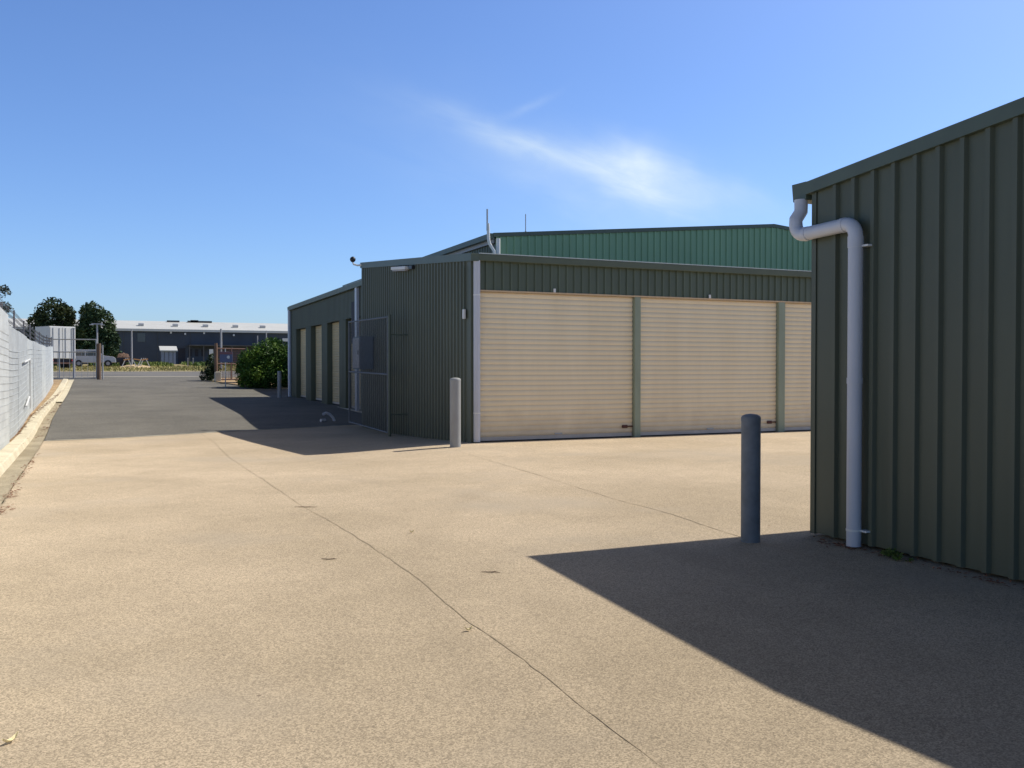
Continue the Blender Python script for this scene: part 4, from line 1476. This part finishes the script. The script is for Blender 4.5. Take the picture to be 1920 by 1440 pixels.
# ------------------------------------------------------------------ far warehouse
fw_ = thing('warehouse', (10, 164.5, 2.3), 'long dark navy warehouse with a white roof across the street', 'warehouse')
FY = 164.0
gzw = 2.2
XL, XR = -42.0, 44.0
MB().box(XL, FY, gzw - 0.5, XR, FY + 24, 8.0).build('wall', 'navy', fw_)
mb = MB()
mb.add([(XL - 0.4, FY - 0.5, 7.75), (XR + 0.4, FY - 0.5, 7.75), (XR + 0.4, FY + 12, 9.75), (XL - 0.4, FY + 12, 9.75),
        (XL - 0.4, FY - 0.5, 8.15), (XR + 0.4, FY - 0.5, 8.15), (XR + 0.4, FY + 12, 10.05), (XL - 0.4, FY + 12, 10.05),
        (XL - 0.4, FY + 24.5, 7.75), (XR + 0.4, FY + 24.5, 7.75), (XR + 0.4, FY + 24.5, 8.15), (XL - 0.4, FY + 24.5, 8.15)],
       [(3, 2, 1, 0), (4, 5, 6, 7), (0, 1, 5, 4), (1, 2, 6, 5), (3, 0, 4, 7), (2, 3, 8, 9), (7, 6, 10, 11), (9, 8, 11, 10), (2, 9, 10, 6), (8, 3, 7, 11)])
mb.build('roof', 'white_roof', fw_)
u2x = lambda px: 0.21 + (px - 207) * (29.4 / 338.0)
for px in (262, 325, 382, 440, 494):
    MB().obox((u2x(px), FY + 4, 9.05), (1, 0, 0), (0, 1, 0.15), (0, -0.15, 1), 0.42, 0.6, 0.18).build('roof_vent', 'galv', fw_)
mb = MB()
for px0, px1, hh in ((314, 338, 0.12), (354, 402, 0.14), (360, 375, 0.26)):
    mb.box(u2x(px0), FY + 10.6, 9.9, u2x(px1), FY + 11.4, 9.95 + hh + 0.1)
mb.build('roof_duct', 'grey_wall', fw_)


def on_wall(nm, px0, px1, py0, py1, m, d=0.06, y=None, par=None):
    dep = 155.0
    z1 = 1.55 + (691 - py0) * dep / 1715
    z0 = max(gzw, 1.55 + (691 - py1) * dep / 1715)
    yy = FY if y is None else y
    return MB().box(u2x(px0), yy - d, z0, u2x(px1), yy - 0.004, z1).build(nm, m, par or fw_)


on_wall('door', 327, 340, 653, 684, 'dark')
on_wall('door', 314, 322, 659, 684, 'kiosk')
on_wall('window', 254, 268, 626, 642, 'glass')
for px, py in ((314, 624), (340, 626), (375, 624), (431, 627)):
    on_wall('wall_lamp', px - 1.5, px + 1.5, py - 1.5, py + 2, 'white', 0.3)
on_wall('wall_sign', 526, 537, 632, 638, 'white', 0.1)
for px in (230, 290, 350, 410, 470, 520):
    on_wall('wall_joint', px - 0.3, px + 0.3, 623, 684, 'grey_wall', 0.05)
for px0, px1 in ((346, 352), (358, 364), (370, 376), (384, 390)):
    on_wall('window', px0, px1, 655, 668, 'dark', 0.08)
MB().box(u2x(345), FY - 2.4, 5.35, u2x(500), FY - 0.02, 5.55).build('awning', 'grey_wall', fw_)
for px in (346, 372, 398, 425, 452, 478, 499):
    MB().box(u2x(px) - 0.08, FY - 2.3, gzw - 0.2, u2x(px) + 0.08, FY - 2.14, 5.345).build('awning_post', 'grey_wall', fw_)

kk = thing('kiosk', (u2x(288), 150, 2.2), 'small pale hut with a white roof in front of the dark warehouse', 'hut')
kx0, kx1 = 7.2, 9.55
MB().box(kx0 + 0.15, 150, 2.0, kx1 - 0.15, 152, 4.2).build('wall', 'kiosk', kk)
mb = MB().prism([(149.6, 4.2), (152.4, 4.9), (152.4, 5.05), (149.6, 4.35)], 'x', kx0 - 0.1, kx1 + 0.1)
mb.build('roof', 'white_roof', kk)
for x in (7.75, 8.4, 9.0):
    MB().box(x - 0.03, 149.95, 2.1, x + 0.03, 149.997, 4.15).build('panel_joint', 'grey_wall', kk)
wp = thing('white_board', (10.8, 100, 1.56), 'upright white board leaning beside the red-brown gate in front of the warehouse', 'board')
# stands on the verge beyond the street
MB().box(9.55, 100, gz(10, 100) + 0.35, 9.95, 100.08, gz(10, 100) + 2.0).build('board', 'white', wp)
for x in (9.6, 9.9):
    MB().box(x - 0.03, 100.082, gz(10, 100) - 0.1, x + 0.03, 100.13, gz(10, 100) + 1.9).build('leg', 'galv', wp)

# posts on the verge
for px_x, lab in ((9.3, 'low timber marker post in the far grass, left one of a pair'), (9.95, 'low timber marker post in the far grass, right one of a pair')):
    y = 125.0
    z_ = gz(px_x, y)
    t = thing('marker_post', (px_x, y, z_), lab, 'post', 'marker posts on the far verge')
    MB().box(px_x - 0.07, y - 0.07, z_ - 0.1, px_x + 0.07, y + 0.07, z_ + 0.95).build('post', 'fpost', t)
    MB().box(px_x - 0.074, y - 0.074, z_ + 0.952, px_x + 0.074, y + 0.074, z_ + 1.0).build('cap', 'white', t)

# ------------------------------------------------------------------ truck
tk = thing('box_trailer', (-4.0, 98.5, gz(-4, 99)), 'tall white box trailer parked beyond the end of the fence', 'trailer')
tz = gz(-4, 99)
# local frame: u = across, w = away
ang = R(25)
cu_, su_ = math.cos(ang), math.sin(ang)
T0 = Vector((-5.20, 97.4))


def TB(u0, u1, w0, w1, z0, z1, mb=None):
    mb = mb or MB()
    vs_ = []
    for z in (z0, z1):
        for (u, w) in ((u0, w0), (u1, w0), (u1, w1), (u0, w1)):
            vs_.append((T0.x + u * cu_ - w * su_, T0.y + u * su_ + w * cu_, tz + z))
    return mb.add(vs_, [(0, 3, 2, 1), (4, 5, 6, 7), (0, 1, 5, 4), (1, 2, 6, 5), (2, 3, 7, 6), (3, 0, 4, 7)])


TB(0, 2.45, 0, 3.3, 0.95, 4.05).build('cargo_box', 'white', tk, bevel=0.03)
for u0, u1 in ((0.08, 1.16), (1.24, 2.32)):
    d_ = TB(u0, u1, -0.05, -0.004, 1.0, 3.95).build('rear_door', 'white', tk)
    for uu in (u0 + 0.25, u1 - 0.25):
        TB(uu - 0.03, uu + 0.03, -0.09, -0.053, 1.05, 3.9).build('lock_rod', 'galv', d_)
TB(0.1, 2.3, 0.1, 3.2, 0.62, 0.93).build('chassis', 'dark', tk)
TB(1.1, 1.3, 3.2, 4.8, 0.66, 0.82).build('drawbar', 'galv', tk)
TB(0.15, 2.25, -0.02, 0.08, 0.45, 0.6).build('bumper', 'redbrown', tk)


def TW(u, w, r=0.45, wd=0.26):
    a = Vector((T0.x + u * cu_ - w * su_, T0.y + u * su_ + w * cu_, tz + r))
    d = Vector((cu_, su_, 0)) * wd
    o_ = MB().tube([a, a + d], r, 18).build('wheel', 'tyre', tk, smooth=True)
    MB().tube([a + d * 1.003, a + d * 1.06], r * 0.5, 12).build('rim', 'box_light', o_)


for u in (0.1, 2.02):
    for w in (1.2, 2.1):
        TW(u, w)
for u in (0.15, 2.05):
    TB(u, u + 0.2, -0.08, -0.03, 0.72, 0.86).build('tail_light', 'red', tk)

# ------------------------------------------------------------------ ute
ut = thing('parked_car', (-1.3, 112, gz(-1.3, 112)), 'silver four-wheel-drive wagon parked side-on beyond the brown gate post', 'car')
uz = gz(-1.3, 112)
ux0 = -3.85
outline = [(0.0, 0.55), (0.02, 1.08), (0.22, 1.70), (0.45, 1.82), (2.65, 1.82), (2.9, 1.74), (3.55, 1.20), (4.65, 1.08), (4.92, 0.88), (4.95, 0.45), (0.1, 0.42)]
mb = MB().prism([(ux0 + a * 0.92, uz + b * 1.05) for a, b in outline], 'y', 111.1, 112.9)
body = mb.build('body', 'silver', ut, bevel=0.05)
for (a, b) in (((0.55, 1.50)), ((1.65, 2.85))):
    mb = MB().prism([(ux0 + a * 0.92, uz + 1.22), (ux0 + b * 0.92 + (0.22 if a > 1.6 else 0), uz + 1.22), (ux0 + b * 0.92 - (0.10 if a > 1.6 else 0), uz + 1.75), (ux0 + a * 0.92, uz + 1.75)], 'y', 111.08, 111.095)
    mb.build('side_window', 'glass', ut)
for x in (0.85, 4.05):
    xx = ux0 + x * 0.92
    w_ = MB().tube([(xx, 111.02, uz + 0.38), (xx, 111.26, uz + 0.38)], 0.38, 18).build('wheel', 'tyre', ut, smooth=True)
    MB().tube([(xx, 111.0, uz + 0.38), (xx, 111.017, uz + 0.38)], 0.2, 12).build('rim', 'box_light', w_)
    MB().tube([(xx, 112.74, uz + 0.38), (xx, 112.95, uz + 0.38)], 0.38, 18).build('wheel', 'tyre', ut, smooth=True)
MB().box(ux0 + 4.40, 111.09, uz + 0.85, ux0 + 4.52, 111.35, uz + 1.0).build('headlight', 'white', ut)

# dark trailer with earth beside it
tr = thing('trailer', (1.0, 113.5, gz(1, 113.5)), 'dark low trailer loaded with brown earth right of the silver parked car', 'trailer')
z_ = gz(1, 113.5)
MB().box(0.75, 112.6, z_ + 0.5, 2.2, 114.2, z_ + 1.05).build('tray', 'dark', tr)
MB().tube([(1.4, 112.4, z_ + 0.35), (1.4, 112.58, z_ + 0.35)], 0.35, 14).build('wheel', 'tyre', tr, smooth=True)
rnd = random.Random(4)
mb = MB()
nn = 12
vs_ = []
for i in range(nn + 1):
    for j in range(nn + 1):
        u, v = i / nn, j / nn
        hgt = 0.5 * math.sin(math.pi * u) ** 0.4 * math.sin(math.pi * v) ** 0.7 * (0.8 + 0.4 * rnd.random())
        vs_.append((0.8 + 1.35 * u, 112.65 + 1.5 * v, z_ + 1.052 + hgt))
mb.add(vs_, [(i * (nn + 1) + j, (i + 1) * (nn + 1) + j, (i + 1) * (nn + 1) + j + 1, i * (nn + 1) + j + 1) for i in range(nn) for j in range(nn)])
mb.build('earth_load', 'earth', tr)


def mound(name, x, y, rx, ry, h, m, label, cat, seed):
    rnd = random.Random(seed)
    z_ = gz(x, y)
    mb = MB()
    nr, na = 8, 26
    vs_ = [(x, y, z_ + h)]
    for i in range(1, nr + 1):
        t = i / nr
        for j in range(na):
            a = 2 * math.pi * j / na
            k = 1 + 0.12 * math.sin(3 * a + seed) + 0.06 * math.sin(7 * a)
            xx, yy = x + math.cos(a) * rx * t * k, y + math.sin(a) * ry * t * k
            vs_.append((xx, yy, gz(xx, yy) - 0.05 + h * (1 - t * t) * rnd.uniform(0.85, 1.15)))
    fs = [(0, 1 + j, 1 + (j + 1) % na) for j in range(na)]
    for i in range(1, nr):
        for j in range(na):
            a = 1 + (i - 1) * na + j
            b = 1 + (i - 1) * na + (j + 1) % na
            fs.append((a, a + na, b + na, b))
    mb.add(vs_, fs)
    return tag(mb.build(name, m, loc=(x, y, z_)), label, cat)


mound('sand_pile', 2.6, 108.0, 2.0, 1.4, 0.32, 'sand', 'low pale sand pile on the verge under the orange barriers', 'sand pile', 3)


def barrier(x, y, s_, label):
    z_ = gz(x, y) + 0.15
    t = thing('barrier', (x, y, z_), label, 'barrier', 'orange and white barriers on the sand pile')
    for k in (-1, 1):
        MB().obox((x + k * 0.28, y, z_ + 0.42), (1, 0, 0.45 * k * s_), (0, 1, 0), (-0.45 * k * s_, 0, 1), 0.045, 0.045, 0.50).build('leg', 'white', t)
    MB().obox((x, y - 0.07, z_ + 0.72), (1, 0, 0.15 * s_), (0, 1, 0), (-0.15 * s_, 0, 1), 0.34, 0.02, 0.06).build('board', 'orange', t)
    return t


barrier(1.75, 107.4, 1, 'orange and white barrier at the left end of the sand pile')
barrier(2.75, 107.2, -1, 'low orange and white barrier in the middle of the sand pile')
barrier(3.55, 107.5, 1, 'orange and white barrier nearest the white pole, right end of the sand pile')


# ------------------------------------------------------------------ small things on the yard
def leaf(x, y, ln, wd, ang, m, label, name='leaf', cat='leaf', curl=0.02):
    z_ = gz(x, y) + 0.006
    mb = MB()
    ca, sa = math.cos(ang), math.sin(ang)
    n = 6
    vs_ = []
    for i in range(n + 1):
        t = i / n
        w = wd * math.sin(math.pi * min(0.999, max(0.02, t))) ** 0.8 * 0.5
        h = curl * (2 * t - 1) ** 2
        for s_ in (-1, 0, 1):
            lx, ly = (t - 0.5) * ln, s_ * w
            vs_.append((x + lx * ca - ly * sa, y + lx * sa + ly * ca, z_ + h + abs(s_) * curl * 0.35))
    k = len(vs_)
    vs_ += [(a, b, c - 0.0015) for a, b, c in vs_]
    fs = []
    for i in range(n):
        for j in range(2):
            a = i * 3 + j
            fs += [(a, a + 1, a + 4, a + 3), (k + a, k + a + 3, k + a + 4, k + a + 1)]
    mb.add(vs_, fs)
    return tag(mb.build(name, m, loc=(x, y, z_)), label, cat)


leaf(-0.385, 4.28, 0.085, 0.026, 0.9, 'leaf_pale', 'pale curled leaf on the concrete at the bottom left', curl=0.022)
leaf(1.93, 5.02, 0.05, 0.025, 0.1, 'leaf_pale', 'tiny cream leaf scrap beside the long joint in the middle foreground')
leaf(2.60, 8.25, 0.05, 0.03, 0.3, 'leaf_pale', 'pale leaf scrap lying mid yard between the two joints')


def twig(x, y, ln, ang, label, seed):
    rnd = random.Random(seed)
    z_ = gz(x, y) + 0.007
    p = []
    for i in range(7):
        t = i / 6 - 0.5
        o_ = rnd.uniform(-0.008, 0.008)
        p.append((x + math.cos(ang) * t * ln - math.sin(ang) * o_, y + math.sin(ang) * t * ln + math.cos(ang) * o_, z_))
    mb = MB().tube(p, [0.002, 0.003, 0.004, 0.004, 0.003, 0.003, 0.001], 6)
    q = p[3]
    mb.tube([q, (q[0] + 0.05 * math.cos(ang + 0.7), q[1] + 0.05 * math.sin(ang + 0.7), q[2])], [0.004, 0.002], 5)
    return tag(mb.build('twig', 'twig', loc=(x, y, z_)), label, 'twig')


twig(2.0, 10.24, 0.26, -0.45, 'dark twig lying across the long joint, farthest of the three twigs', 1)
twig(1.62, 7.36, 0.13, -0.42, 'short dark twig on the open concrete left of the long joint', 2)
twig(2.64, 6.39, 0.15, -0.5, 'thin dark twig on the concrete right of the long joint near the shadow', 3)


def litter(name, spots, n, label, seed, m='leaf_dry', size=0.03):
    rnd = random.Random(seed)
    mb = MB()
    for _ in range(n):
        (x0, y0, rx, ry) = rnd.choice(spots)
        x, y = rnd.gauss(x0, rx), rnd.gauss(y0, ry)
        z_ = gz(x, y) + (0.104 if x < kerb_x(y) - 0.3 else 0.009)
        if kerb_x(y) - 0.34 < x < kerb_x(y) + 0.01:
            z_ = gz(x, y) + 0.145
        a = rnd.uniform(0, 6.28)
        l_, w_ = size * rnd.uniform(0.6, 1.6), size * 0.4
        ca, sa = math.cos(a), math.sin(a)
        h = rnd.uniform(0.0, 0.015)
        i = len(mb.v)
        mb.v += [(x - ca * l_, y - sa * l_, z_), (x + sa * w_, y - ca * w_, z_ + h), (x + ca * l_, y + sa * l_, z_ + h * 0.5), (x - sa * w_, y + ca * w_, z_ + h)]
        mb.f.append((i, i + 1, i + 2, i + 3))
    return tag(mb.build(name, m), label, 'leaves', kind='stuff')


litter('leaf_litter', [(-1.06, 11.4, .04, .30), (-1.12, 12.9, .04, .3), (-1.28, 17.8, .03, 1.2), (-1.2, 14.6, .02, 1.2)], 170,
       'rusty dry leaves gathered along the joint of the left gutter', 8, size=0.024)
litter('leaf_litter', [(-2.15, 24 + k * 2.2, .05, 1.0) for k in range(12)], 420, 'reddish leaf litter on the bank between kerb and fence', 9, size=0.045)
litter('leaf_litter', [(-1.66, 28, .05, 2.0), (-1.78, 36, .05, 3.0)], 90, 'scattered brown leaves in the far gutter beside the asphalt', 10, size=0.04)
litter('leaf_litter', [(5.86, 5.4, .05, .5), (5.85, 4.6, .04, .3), (5.82, 6.1, .05, .15)], 130, 'dark leaf litter along the base of the near shed wall', 11, size=0.022)
mb = foliage([(5.84, 5.62, 0.04, 0.09, 0.12, 0.04), (5.85, 5.48, 0.03, 0.07, 0.10, 0.03)], 260, 0.02, 31, inner=0.1)
tag(mb.build('weed', 'weed', loc=(5.84, 5.55, 0)), 'small green weed at the base of the near shed wall beside the downpipe', 'weed')
